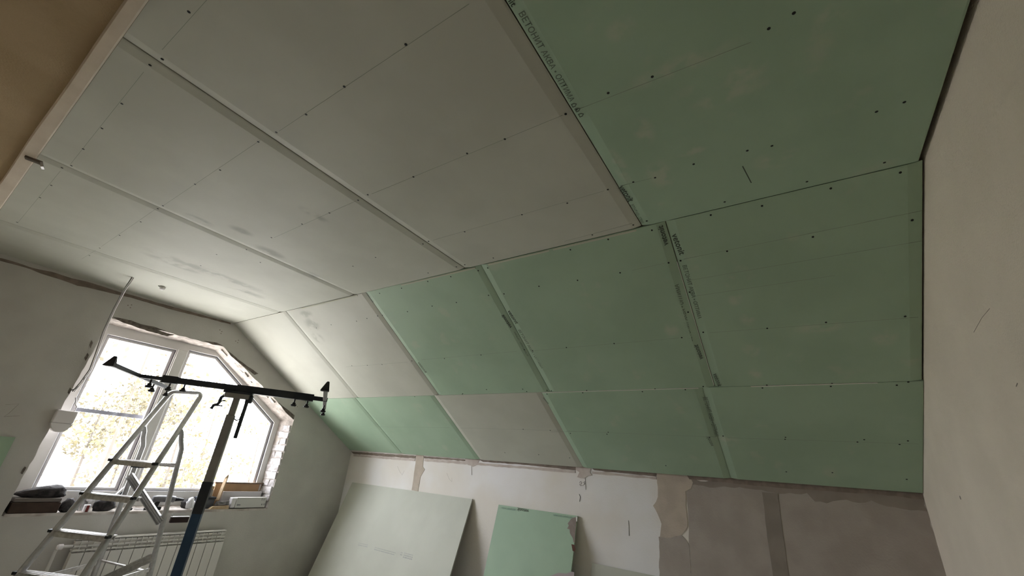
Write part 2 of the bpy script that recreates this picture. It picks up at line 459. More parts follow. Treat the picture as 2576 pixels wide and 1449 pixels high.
row1 = [RY+0.005, 0.402, 1.600, 2.790, 3.990, GY+0.01]
row2 = [RY+0.002, 0.479, 1.680, 2.857, 4.040, GY+0.01]
m1 = [bd_green, bd_green, bd_green, bd_sage, bd_sage]
m2 = [bd_green, bd_green, bd_grey, bd_green, bd_green]
sl1, sl2 = [], []
for i in range(5):
    ga = 0.0020; gb = 0.0007
    sl1.append(board(slope, m1[i], [SP(0.003, row1[i]+ga), SP(1.2185, row1[i]+ga), SP(1.2185, row1[i+1]-ga), SP(0.003, row1[i+1]-ga)], SN, taper_hi=(i < 4), drop=(0, .001, 0, 0, 0)[i]))
    sl2.append(board(slope, m2[i], [SP(1.2215, row2[i]+gb), SP(SLEN, row2[i]+gb), SP(SLEN, row2[i+1]-gb), SP(1.2215, row2[i+1]-gb)], SN, taper_lo=(i > 0), taper_hi=(i < 4), drop=(0, .001, -0.001, -.001, .0005)[i]))
# pale torn paper lip at the fold and at the middle joint
lip = M('torn_paper_lip', srgb(196, 196, 180), rough=0.8)

def which(p, on_slope):
    if not on_slope:
        for i in range(5):
            if seams[i](p.x) <= p.y <= seams[i+1](p.x): return flat_boards[i]
        return flat_boards[4]
    s = (p - Vector((FX, p.y, CZ))).length
    rr, bb = (row1, sl1) if s < 1.22 else (row2, sl2)
    for i in range(5):
        if rr[i] <= p.y <= rr[i+1]: return bb[i]
    return bb[0]

# screws: one shared mesh, each its own object under the board it holds
sm = MB().lathe((0, 0, -0.0005), (0, 0, 1), [(0.0052, 0), (0.0050, 0.0008), (0.0030, 0.0011), (0.0012, 0.0009)], n=8)
sme = bpy.data.meshes.new('screw'); sme.from_pydata([tuple(p) for p in sm.v], [], sm.f); sme.materials.append(screw_m)
def screw(p, on_slope):
    b = which(p, on_slope); nrm = SN if on_slope else ND
    o = bpy.data.objects.new('screw', sme); COL.objects.link(o); o.parent = b
    o.rotation_mode = 'QUATERNION'; o.rotation_quaternion = nrm.to_track_quat('Z', 'Y')
    o.location = p + nrm*(b['_d']+0.0002) - Vector(b['_o'])
flat_px = [(475,30),(408,149),(378,163),(307,260),(257,322),(210,374),(180,416),(156,422),(129,466),(101,497),(1021,112),(866,218),(770,288),(695,333),(650,356),
 (554,427),(491,463),(410,517),(397,525),(354,558),(301,592),(251,624),(225,643),(43,559),(1270,350),(1175,386),(1040,445),(925,490),(901,503),(829,535),(760,563),(683,597),
 (1423,287),(1450,275),(1530,234),(1641,193),(1934,72),(1997,33),(1529,477),(1427,511),(1313,540),(1169,583),(1064,613),(1078,607),(1593,458),(1648,447),(1745,413),(1880,379),
 (1942,367),(2205,281),(2275,257),(1593,566),(1627,556),(1490,591),(1241,649),(1169,666),(1148,671),(1077,686),(1823,508),(2030,457),(2225,409),(945,647),(888,669),(620,628),(655,660),(545,640),(505,668)]
slope_px = [(1640,579),(1530,602),(1435,628),(1134,696),(1076,708),(1010,725),(955,738),(1788,541),(1917,518),(2090,474),(2265,434),(1227,674),(1203,681),(1682,661),(1560,686),(1453,705),(1356,720),(1229,743),(1268,739),(1148,761),(1087,770),(1025,784),
 (2045,596),(1829,632),(1712,656),(2295,554),(1769,836),(1715,849),(1930,826),(2078,811),(2277,796),(1545,864),(1425,874),(1319,880),(1340,882),(1210,893),(1118,902),(1036,908),(923,801),(897,808),(950,795),(962,793),(833,817),(796,825),(885,920),(924,919),(961,917),
 (1735,735),(1731,785),(1387,983),(1376,982),(1476,982),(1466,988),(1376,991),(1325,985),(1315,979),(1616,985),(1648,978),(1769,972),(1808,970),(1724,980),(1929,969),(2093,965),(2090,972),(1918,976),(2256,969),(2285,961),(1163,992),(1043,998),(1224,980),(1164,990),
 (1384,1083),(1316,1080),(1435,1090),(1530,1087),(1527,1092),(1785,1100),(1819,1097),(1975,1105),(1976,1100),(2157,1112),(2174,1106),(2284,1109),(2263,1118),(2094,1189),(1978,1187),(2281,1206),(1675,1171),(1355,1144),(1433,1152),(1270,1139)]
for q in flat_px: screw(onz(*q, CZ), False)
for q in slope_px: screw(onslope(*q), True)

def strip(name, pa, pb, nrm, w, mat, parent, proud=0.0006):
    d = (pb-pa).normalized(); s_ = d.cross(nrm)*(w/2)
    P = [pa+s_, pb+s_, pb-s_, pa-s_]
    return obj(name, MB().prism([p - nrm*0.0004 for p in P], nrm*(proud+0.0004)), mat, parent)
def line(px_a, px_b, on_slope, w=0.0014, mat=pencil_soft):
    f_ = (lambda q: onslope(*q)) if on_slope else (lambda q: onz(*q, CZ))
    a_, b_ = f_(px_a), f_(px_b)
    nrm = SN if on_slope else ND
    bd_ = which((a_+b_)/2, on_slope)
    strip('pencil_line', a_ + nrm*bd_['_d'], b_ + nrm*bd_['_d'], nrm, w, mat, bd_, proud=0.0004)
for a_, b_ in (((520,0),(408,125)), ((1180,10),(702,330)), ((362,180),(178,412)), ((152,430),(45,560)), ((1415,290),(935,488)), ((655,352),(412,516)), ((390,527),(255,620)),
               ((1520,480),(1090,604)), ((1890,106),(1460,273)), ((1640,448),(1560,468)), ((895,505),(690,597)), ((1590,562),(1420,607)), ((250,624),(205,652))):
    line(a_, b_, False)
for a_, b_ in (((1672,662),(1590,680)), ((1720,652),(2320,530)), ((1735,705),(2320,606)), ((1748,745),(2100,693)), ((1708,850),(1345,882)), ((1300,884),(1060,905)), ((1025,911),(870,923)), ((2310,798),(1785,837)),
               ((1410,1083),(1160,1077)), ((1800,1099),(1425,1084)), ((2310,1117),(1830,1101)), ((1130,1076),(950,1074)), ((1480,1085),(1385,1086)), ((1868,418),(1890,460))):
    if a_ == (1868,418): line(a_, b_, False, w=0.004, mat=ink)
    else: line(a_, b_, True)
# tape edges along the fold joint
mtape = M('joint_tape_edge', srgb(190, 192, 176), rough=0.8)
for (a_, b_) in (((1010,717),(1195,672)), ((1225,660),(1380,627)), ((1390,624),(1600,577)), ((760,778),(900,744))):
    a3, b3 = onslope(*a_), onslope(*b_)
    strip('paper_lip', SP(0.012, a3.y), SP(0.012, b3.y), SN, 0.010, mtape, which(SP(0.02, (a3.y+b3.y)/2), True), proud=0.003)
for ya, yb in ((0.50, 1.67), (-0.40, 0.2)):
    strip('paper_lip', SP(1.2225, ya), SP(1.2225, yb), SN, 0.004, M('white_gypsum_edge', (0.75, 0.75, 0.70), rough=0.8), which(SP(1.23, (ya+yb)/2), True), proud=0.004)
strip('paper_lip', SP(0.25, 0.4025), SP(1.2, 0.4025), SN, 0.0025, M('white_gypsum_edge', (0.75, 0.75, 0.70), rough=0.8), sl1[0], proud=0.002)

# ---- printing on the boards
def text_mesh(body):
    cu = bpy.data.curves.new('print', 'FONT'); cu.body = body; cu.resolution_u = 2; cu.offset = 0.022 if body == 'vetonit' else 0.010
    to = bpy.data.objects.new('tmp_text', cu); COL.objects.link(to)
    dg = bpy.context.evaluated_depsgraph_get(); dg.update()
    me = bpy.data.meshes.new_from_object(to.evaluated_get(dg))
    bpy.data.objects.remove(to); bpy.data.curves.remove(cu)
    return me
TXT = {}
def text(body, pa, pb, nrm, parent, mat, hscale=1.0, lift=0.0024):
    if body not in TXT: TXT[body] = text_mesh(body)
    me = TXT[body].copy(); me.materials.clear(); me.materials.append(mat)
    xs = [v.co.x for v in me.vertices]; w = max(xs)-min(xs); x0 = min(xs)
    b = (pb-pa); L = b.length; b.normalize(); t = nrm.cross(b); s = L/w
    for v in me.vertices:
        c = v.co.copy(); v.co = b*((c.x-x0)*s) + t*(c.y*s*hscale)
    o = bpy.data.objects.new('printed_lettering', me); COL.objects.link(o); o.parent = parent
    o.location = pa + nrm*lift - Vector(parent['_o']); o['_o'] = tuple(pa)
    return o
def tflat(body, qa, qb, mat=ink, hs=1.0): 
    pa, pb = onz(*qa, CZ), onz(*qb, CZ); text(body, pa, pb, ND, which((pa+pb)/2, False), mat, hs, lift=0.001)
def tslope(body, qa, qb, mat=ink, hs=1.0):
    pa, pb = onslope(*qa), onslope(*qb); text(body, pa, pb, SN, which((pa+pb)/2, True), mat, hs, lift=0.001)
LONG = 'ВЕТОНИТ АКВА \u2022 ОПТИМА'
tflat('vetonit', (1554,470), (1581,508)); tflat('vetonit', (1249,-44), (1288,18)); tflat(LONG, (1304,34), (1434,256), ink_soft)
tflat(LONG, (1585,515), (1613,562), ink_soft, 1.6)
tslope('vetonit', (1689,590), (1710,642)); tslope('vetonit', (1682,616), (1667,566))
tslope(LONG, (1717,668), (1756,802), ink_soft, 1.0); tslope(LONG, (1743,858), (1707,714), ink_soft, 1.0)
tslope('vetonit', (1770,903), (1755,866), ink_soft); tslope('vetonit', (1793,940), (1806,972), ink_soft)
tslope('vetonit', (1757,1008), (1746,978), ink_soft); tslope(LONG, (1768,999), (1799,1098), ink_soft, 1.2); tslope('vetonit', (1796,1122), (1784,1098), ink_soft)
tslope('vetonit', (1276,782), (1298,815)); tslope('vetonit', (1289,824), (1267,791)); tslope(LONG, (1303,830), (1362,927), ink_soft, 1.0)
tslope(LONG, (1330,895), (1296,834), ink_soft, 1.0)
tslope('vetonit', (921,737), (937,761), ink_soft); tslope('vetonit', (1050,911), (1070,938), ink_soft); tslope('vetonit', (1365,1000), (1378,1016), ink_soft)
# three small house-shaped symbols after the long print
for q in ((1436,262), (1445,274), (1454,287)):
    p = onz(*q, CZ) + ND*0.001; mb = MB()
    A = [(0,0),(0.016,0),(0.016,0.012),(0.008,0.02),(0,0.012)]; B = [(0.003,0.003),(0.013,0.003),(0.013,0.011),(0.008,0.016),(0.003,0.011)]
    mb.holed([p + Vector((x, -y, 0)) for x, y in A], [[p + Vector((x, -y, 0)) for x, y in B]], ND*0.002)
    obj('printed_symbol', mb, ink_soft, flat_boards[0])

# ------------------------------------------------------------------ knee wall patches
kp = lambda x, y: onx(x, y, KX)
NX = Vector((-0.0025, 0, 0))
patch('filler_patch', [(1727,1205),(2000,1228),Vector((KX, RY+0.001, H+0.05)), Vector((KX, RY+0.001, 0.005)), Vector((KX, onx(1738, 1449, KX).y, 0.005)),(1738,1449),(1733,1330),(1728,1240)], kp, wall_grey_patch, wr, NX, jit=0.010, step=0.05)
patch('filler_patch', [(1653,1190),(1727,1195),(1744,1214),(1739,1229),(1724,1236),(1729,1325),(1714,1347),(1688,1352),(1660,1350),(1664,1318),(1643,1272),(1655,1250)], kp, wall_tan_patch, wr, NX*1.6, jit=0.012)
patch('filler_patch', [(1657,1350),(1716,1348),(1733,1370),(1740,1449), Vector((KX, onx(1740, 1449, KX).y, 0.005)), Vector((KX, onx(1660, 1449, KX).y, 0.005)),(1660,1440)], kp, wall_grey_patch, wr, NX*1.3, jit=0.010)
patch('filler_patch', [(1917,1238),(1957,1241),(1968,1330),(1984,1449), Vector((KX, onx(1984, 1449, KX).y, 0.005)), Vector((KX, onx(1945, 1449, KX).y, 0.005)),(1945,1449),(1928,1330)], kp, wall_dark_patch, wr, NX*1.8, jit=0.003)
patch('filler_patch', [(1730,1204),(1900,1216),(2100,1232),Vector((KX, RY+0.001, H+0.06)), Vector((KX, RY+0.001, H-0.03)),(2290,1284),(2210,1268),(2130,1258),(2080,1266),(2050,1262),(2030,1240),(1930,1237),(1860,1225),(1800,1228),(1770,1222),(1735,1222)], kp, wall_dark_patch, wr, NX*1.5, jit=0.016)
patch('filler_patch', [(1047,1144),(1066,1146),(1064,1174),(1069,1181),(1058,1200),(1052,1236),(1036,1233),(1042,1190),(1046,1165)], kp, wall_tan_patch, wr, NX*1.5, jit=0.006)
patch('filler_patch', [(1171,1153),(1207,1156),(1201,1168),(1190,1174),(1178,1170),(1171,1162)], kp, wall_pink_patch, wr, NX*1.6, jit=0.010)
patch('filler_patch', [(1448,1172),(1488,1176),(1485,1188),(1490,1196),(1470,1204),(1452,1200),(1458,1188),(1447,1181)], kp, wall_pink_patch, wr, NX*1.6, jit=0.012)
# open dark joint under the slope
for poly in ([(884,1136),(960,1141),(1046,1147),(1045,1153),(1000,1150),(940,1146),(890,1142)],
             [(1066,1148),(1120,1152),(1171,1156),(1170,1160),(1130,1157),(1068,1153)],
             [(1207,1157),(1300,1163),(1400,1170),(1449,1174),(1448,1183),(1430,1181),(1330,1170),(1216,1162)],
             [(1489,1177),(1560,1182),(1652,1189),(1650,1199),(1630,1197),(1560,1190),(1495,1183)],
             [(1727,1194),(1900,1207),(2100,1221),Vector((KX, RY+0.001, SZ)), Vector((KX, RY+0.001, SZ-0.035)),(2200,1243),(2060,1234),(1900,1222),(1760,1208),(1735,1206)]):
    patch('open_joint', poly, kp, dark_gap, wr, NX*2.2, jit=0.004)
# pale ridge of scraped plaster below the joint
for poly in ([(890,1143),(1045,1154),(1044,1160),(890,1148)], [(1068,1154),(1170,1162),(1215,1165),(1447,1184),(1447,1190),(1215,1171),(1068,1160)], [(1490,1185),(1652,1200),(1652,1206),(1490,1192)]):
    patch('scraped_ridge', poly, kp, wall_pink_patch, wr, NX*1.8, jit=0.006)
# scratches and pencil marks
def scribble(name, pxs, plane, parent, mat=pencil, r=0.0013, off=Vector((0, 0, 0))):
    obj(name, MB().tube([plane(*q)+off for q in pxs], r, n=5), mat, parent)
OX = Vector((-0.0012, 0, 0))
scribble('scratch', [(1581,1309),(1582,1322),(1582.5,1348)], kp, wr, r=0.0016, off=OX)
scribble('scratch', [(1187,1167),(1186.5,1180),(1187,1195)], kp, wr, mat=wall_dark_patch, r=0.002, off=OX)
scribble('scratch', [(1458,1262),(1460,1250),(1457,1243)], kp, wr, r=0.002, off=OX)
scribble('pencil_mark', [(1458,1214),(1461,1211),(1464,1213),(1462,1218),(1458,1218),(1460,1222),(1467,1221),(1472,1216),(1472,1211),(1468,1213),(1471,1219)], kp, wr, off=OX*1.2)
scribble('pencil_mark', [(1472,1200),(1474,1232)], kp, wr, off=OX*1.2)
scribble('pencil_mark', [(1000,1173),(1006,1187),(1012,1195),(1017,1184)], kp, wr, mat=wall_dark_patch, r=0.0007, off=OX*0.6)
scribble('pencil_mark', [(1124,1190),(1130,1205),(1137,1212),(1137,1202)], kp, wr, mat=wall_dark_patch, r=0.0007, off=OX*0.6)
fp = lambda x, y: ony(x, y, RY)
scribble('scratch', [(2490,776),(2470,800),(2450,836)], fp, wf, mat=wall_dark_patch, r=0.0006, off=Vector((0, 0.0004, 0)))
scribble('scratch', [(2560,964),(2557,972)], fp, wf, mat=wall_dark_patch, r=0.0012, off=Vector((0, 0.0004, 0)))
obj('nail_hole', MB().lathe(ony(2416, 1252, RY), (0, 1, 0), [(0.009, -0.002), (0.008, 0.001), (0.004, 0.0015), (0.002, 0.001)], n=10), wall_dark_patch, wf)
scribble('pencil_mark', [(14,1018),(48,1016),(22,1040),(10,1048),(50,1046)], gp, wb, mat=wall_dark_patch, r=0.001, off=Vector((0, -0.001, 0)))
for (x, y) in ((322,768),(331,767),(328,774), (553,830),(558,834),(556,839), (593,858),(600,856),(598,862), (745,1018),(742,1023),(748,1023)):
    p = ony(x, y, GY); obj('drill_hole', MB().lathe(p, (0, -1, 0), [(0.006, -0.001), (0.005, 0.001), (0.002, 0.0012)], n=8), wall_dark_patch, wb)

# ------------------------------------------------------------------ window
wn = empty('window_1', (1.88, 5.23, H-0.575)); tag(wn, 'white angled plastic window with two panes in the rough opening', 'window', kind='structure')
FR = [(0.86, -0.60), (2.86, -0.60), (2.86, 0.318), (1.962, 0.99), (0.86, 0.99)]
PL = [(0.993, -0.455), (1.545, -0.455), (1.545, 0.848), (0.993, 0.848)]
PRt = [(1.652, -0.455), (2.750, -0.455), (2.750, 0.289), (1.925, 0.877), (1.652, 0.877)]
obj('frame', MB().holed(XZ(FR, 5.20), [XZ(PL, 5.20), XZ(PRt, 5.20)], (0, 0.07, 0)), pvc, wn, bevel=0.004)
def inset(l, d):
    c = (sum(p[0] for p in l)/len(l), sum(p[1] for p in l)/len(l)); out = []
    n = len(l)
    for i in range(n):
        p = Vector((l[i][0], l[i][1])); a = Vector(l[i-1]); b = Vector(l[(i+1) % n])
        e1 = (p-a).normalized(); e2 = (b-p).normalized(); n1 = Vector((-e1.y, e1.x)); n2 = Vector((-e2.y, e2.x))
        bi = (n1+n2); bi /= (1 + n1.dot(n2)); out.append(tuple(p + bi*d))
    return out
for l in (PL, PRt):
    i1, i2 = inset(l, 0.004), inset(l, 0.026)
    obj('gasket', MB().holed(XZ(inset(l, -0.004), 5.213), [XZ(i1, 5.213)], (0, 0.012, 0)), gasket, wn)
    obj('glazing_bead', MB().holed(XZ(inset(l, -0.002), 5.228), [XZ(i2, 5.228)], (0, 0.03, 0)), pvc_bright, wn)
gm = bpy.data.materials.new('window_glass'); gm.use_nodes = True; nt = gm.node_tree
for nd in list(nt.nodes): nt.nodes.remove(nd)
o_ = nt.nodes.new('ShaderNodeOutputMaterial'); tr = nt.nodes.new('ShaderNodeBsdfTransparent'); gl = nt.nodes.new('ShaderNodeBsdfGlossy'); mx = nt.nodes.new('ShaderNodeMixShader')
gl.inputs['Roughness'].default_value = 0.02; mx.inputs[0].default_value = 0.06
nt.links.new(tr.outputs[0], mx.inputs[1]); nt.links.new(gl.outputs[0], mx.inputs[2]); nt.links.new(mx.outputs[0], o_.inputs[0])
for l in (PL, PRt): obj('glass_pane', MB().prism(XZ(inset(l, 0.012), 5.24), (0, 0.004, 0)), gm, wn)
obj('mullion_cover', MB().box((1.556, 5.188, H-0.45), (1.640, 5.202, H+0.86)), pvc, wn, bevel=0.005)
obj('window_sill', MB().box((0.885, 5.026, H-0.620), (2.858, 5.215, H-0.600)), M('scuffed_sill', (0.60, 0.56, 0.53), (0.35, 0.30, 0.27), scale=9, rough=0.7), wn)
a_, b_ = ony(186, 1029, 5.36), ony(360, 1050, 5.36)
zb = (a_.z+b_.z)/2
obj('guard_bar', MB().bar((0.90, 5.34, a_.z), (1.66, 5.34, b_.z), 0.03, 0.032), M('grey_guard_paint', (0.13, 0.13, 0.15), rough=0.5), wn)
obj('guard_post', MB().bar((1.56, 5.34, b_.z), (1.56, 5.34, b_.z-0.09), 0.02, 0.02), MATS['grey_guard_paint'], wn)

struct('added_dark_roof', MB().box((LX-9.0, -6, -0.3), (LX-0.26, 5.7, 0.0)), M('added_roof_dark', (0.05, 0.048, 0.045), rough=0.95), 'added dark roof slab outside the left wall, out of view', 'roof')  # added unseen slab, kept dark to cut light bounced up from outside
# ------------------------------------------------------------------ radiator
def build_radiator():
    rt = empty('radiator', (1.90, 4.96, H-1.36))
    x0, x1 = 1.335, 2.463; n = 14; w = (x1-x0)/n
    dark = radiator_w
    obj('core', MB().box((x0+0.005, 4.955, H-1.335), (x1-0.005, 4.985, H-0.80)), dark, rt)
    for i in range(n):
        a = x0+i*w; mb = MB()
        mb.box((a+0.0025, 4.925, H-1.34), (a+w-0.0025, 4.935, H-0.875))
        mb.box((a+0.0025, 4.935, H-1.34), (a+0.008, 4.99, H-0.875)); mb.box((a+w-0.008, 4.935, H-1.34), (a+w-0.0025, 4.99, H-0.875))
        s = obj('section', mb, radiator_w, rt, bevel=0.002)
        mb = MB()
        for k, zz in enumerate((0.858, 0.830, 0.800)):
            mb.box((a+0.003, 4.93+0.006*k, H-zz-0.006), (a+w-0.003, 5.0, H-zz+0.006))
        mb.box((a+w*0.5-0.003, 4.937, H-0.875), (a+w*0.5+0.003, 4.945, H-0.79))
        mb.box((a, 4.940, H-0.787), (a+w, 5.0, H-0.778))
        obj('top_grille', mb, radiator_w, s)
    obj('inlet_pipe', MB().tube([(x0-0.0, 4.96, H-0.83), (x0-0.07, 4.96, H-0.83), (x0-0.09, 4.96, H-0.85), (x0-0.09, 4.96, 0.0)], 0.011), radiator_w, rt)
    obj('valve', MB().lathe((x0-0.055, 4.96, H-0.83), (-1, 0, 0), [(0.014, 0), (0.02, 0.006), (0.02, 0.03), (0.013, 0.04)], n=12), pvc_bright, rt)
    for sx in (x0+0.15, x1-0.15): obj('bracket', MB().box((sx-0.012, 4.985, H-0.86), (sx+0.012, GY-0.001, H-0.84)), alu, rt)
    tag(rt, 'white sectional radiator on the wall under the window', 'radiator')
build_radiator()

# ------------------------------------------------------------------ step ladder
LE = Vector((0.487, -0.873, 0)); LB = Vector((0.873, 0.487, 0)); LC = Vector((1.375, 4.515, H-0.1835))
def lp(side, h, t=0.0):
    c = LC + Vector((0.34, 0.19, 1.0))*h; return c + LE*(side*(0.376-0.114*h)/2) + LB*t
def rear(h): return 0.21 - 0.485*h
def build_ladder():
    ld = empty('step_ladder', (lp(0, -1.1965).x, lp(0, -1.1965).y, 0.0)); hb_ = -1.19
    # front frame: two rails joined by a loop on top
    top = 0.60
    for s in (-1, 1):
        obj('front_rail', MB().tube([lp(s, hb_), lp(s, -0.6), lp(s, 0.0), lp(s, top-0.05)], 0.024, n=12, flat=0.75, up=LE), alu, ld, smooth=True)
    loop = [lp(-1, top-0.06), lp(-1, top-0.02)*0.8+lp(1, top-0.02)*0.2*1.0, ] 
    pts = []
    a, b = lp(-1, top-0.055), lp(1, top-0.055); up_ = (lp(0, 1)-lp(0, 0)).normalized()
    for k in range(7):
        t = k/6*PI/2; pts.append(a + (b-a).normalized()*0.05*(1-math.cos(t)) + up_*0.05*math.sin(t))
    for k in range(7):
        t = PI/2 - k/6*PI/2; pts.append(b - (b-a).normalized()*0.05*(1-math.cos(t)) + up_*0.05*math.sin(t))
    obj('top_loop', MB().tube(pts, 0.019, n=10), alu, ld, smooth=True)
    d = 0.24
    for k in range(1, 5):
        h = -k*d; a, b = lp(-1, h), lp(1, h); ax = (b-a).normalized(); L = (b-a).length
        mb = MB(); c = (a+b)/2 + LB*0.02
        mb.obox(c, ax, LB, Vector((0, 0, 1)), L/2+0.004, 0.040, 0.004)
        mb.obox(c - LB*0.036 - Vector((0, 0, 0.016)), ax, LB, Vector((0, 0, 1)), L/2-0.005, 0.004, 0.018)
        mb.obox(c + LB*0.036 - Vector((0, 0, 0.012)), ax, LB, Vector((0, 0, 1)), L/2-0.005, 0.004, 0.014)
        for j in range(4): mb.obox(c + LB*(-0.026+0.017*j) + Vector((0, 0, 0.005)), ax, LB, Vector((0, 0, 1)), L/2-0.006, 0.0035, 0.002)
        st = obj('step', mb, alu_step, ld)
        for s, e_ in ((-1, a), (1, b)):
            obj('end_cap', MB().obox(e_ - LB*0.018 + ax*s*0.012, ax, LB, Vector((0, 0, 1)), 0.014, 0.016, 0.010), black_pl, st, bevel=0.004)
    a, b = lp(-1, 0), lp(1, 0); ax = (b-a).normalized(); L = (b-a).length; mb = MB(); c = (a+b)/2 + LB*0.10
    mb.obox(c, ax, LB, Vector((0, 0, 1)), L/2-0.012, 0.125, 0.005)
    mb.obox(c - LB*0.122 - Vector((0, 0, 0.015)), ax, LB, Vector((0, 0, 1)), L/2-0.012, 0.004, 0.016)
    mb.obox(c + LB*0.122 - Vector((0, 0, 0.012)), ax, LB, Vector((0, 0, 1)), L/2-0.012, 0.004, 0.014)
    for j in range(10): mb.obox(c + LB*(-0.105+0.0233*j) + Vector((0, 0, 0.006)), ax, LB, Vector((0, 0, 1)), L/2-0.016, 0.004, 0.002)
    pf = obj('platform', mb, alu_step, ld)
    for s, e_ in ((-1, a), (1, b)): obj('end_cap', MB().obox(e_ - LB*0.02 + ax*s*0.006, ax, LB, Vector((0, 0, 1)), 0.014, 0.018, 0.011), black_pl, pf, bevel=0.004)
    obj('catch', MB().obox(c - ax*0.06 + LB*0.02 - Vector((0, 0, 0.035)), ax, LB, Vector((0, 0, 1)), 0.035, 0.05, 0.012), lift_brown, pf, bevel=0.006)
    for s in (-1, 1):
        pts = [lp(s, 0.27, 0.0), lp(s, 0.262, 0.025), lp(s, 0.235, 0.055), lp(s, 0.19, 0.087), lp(s, 0.12, rear(0.12)), lp(s, -0.3, rear(-0.3)), lp(s, -0.8, rear(-0.8)), lp(s, hb_, rear(hb_))]
        obj('rear_leg', MB().tube(pts, 0.019, n=10), alu, ld, smooth=True)
        obj('rubber_foot', MB().lathe(lp(s, hb_, rear(hb_)) - Vector((0, 0, 0.006)), (0, 0, 1), [(0.022, 0), (0.022, 0.04), (0.018, 0.05)], n=12), black_pl, ld)
        obj('rubber_foot', MB().lathe(lp(s, hb_) - Vector((0, 0, 0.006)), (0, 0, 1), [(0.026, 0), (0.026, 0.045), (0.02, 0.055)], n=12), black_pl, ld)
        obj('side_link', MB().bar(lp(s, -0.79, 0.0), lp(s, -0.76, rear(-0.76)), 0.008, 0.028), alu_step, ld)
    def channel(p, q, w):
        mb = MB(); a = (q-p).normalized(); nb = a.cross(LB).normalized(); mid = (p+q)/2; L = (q-p).length/2
        mb.obox(mid, a, nb, LB, L, w/2, 0.002)
        for s in (-1, 1):
            mb.obox(mid + nb*s*w/2 - LB*0.008, a, nb, LB, L, 0.002, 0.010); mb.obox(mid + nb*s*w*0.17 - LB*0.003, a, nb, LB, L, 0.003, 0.004)
        return mb
    obj('diagonal_brace', channel(lp(-1, -0.11, rear(-0.11)-0.02), lp(1, -0.43, rear(-0.43)-0.02), 0.052), alu, ld)
    obj('diagonal_brace', channel(lp(1, -0.68, rear(-0.68)-0.02), lp(-1, -0.93, rear(-0.93)-0.02), 0.058), alu_step, ld)
    obj('tie_rod', MB().tube([lp(-1, -0.74, rear(-0.74)), lp(1, -0.78, rear(-0.78))], 0.008), alu_step, ld)
    tag(ld, 'aluminium step ladder standing in front of the window', 'ladder')
build_ladder()

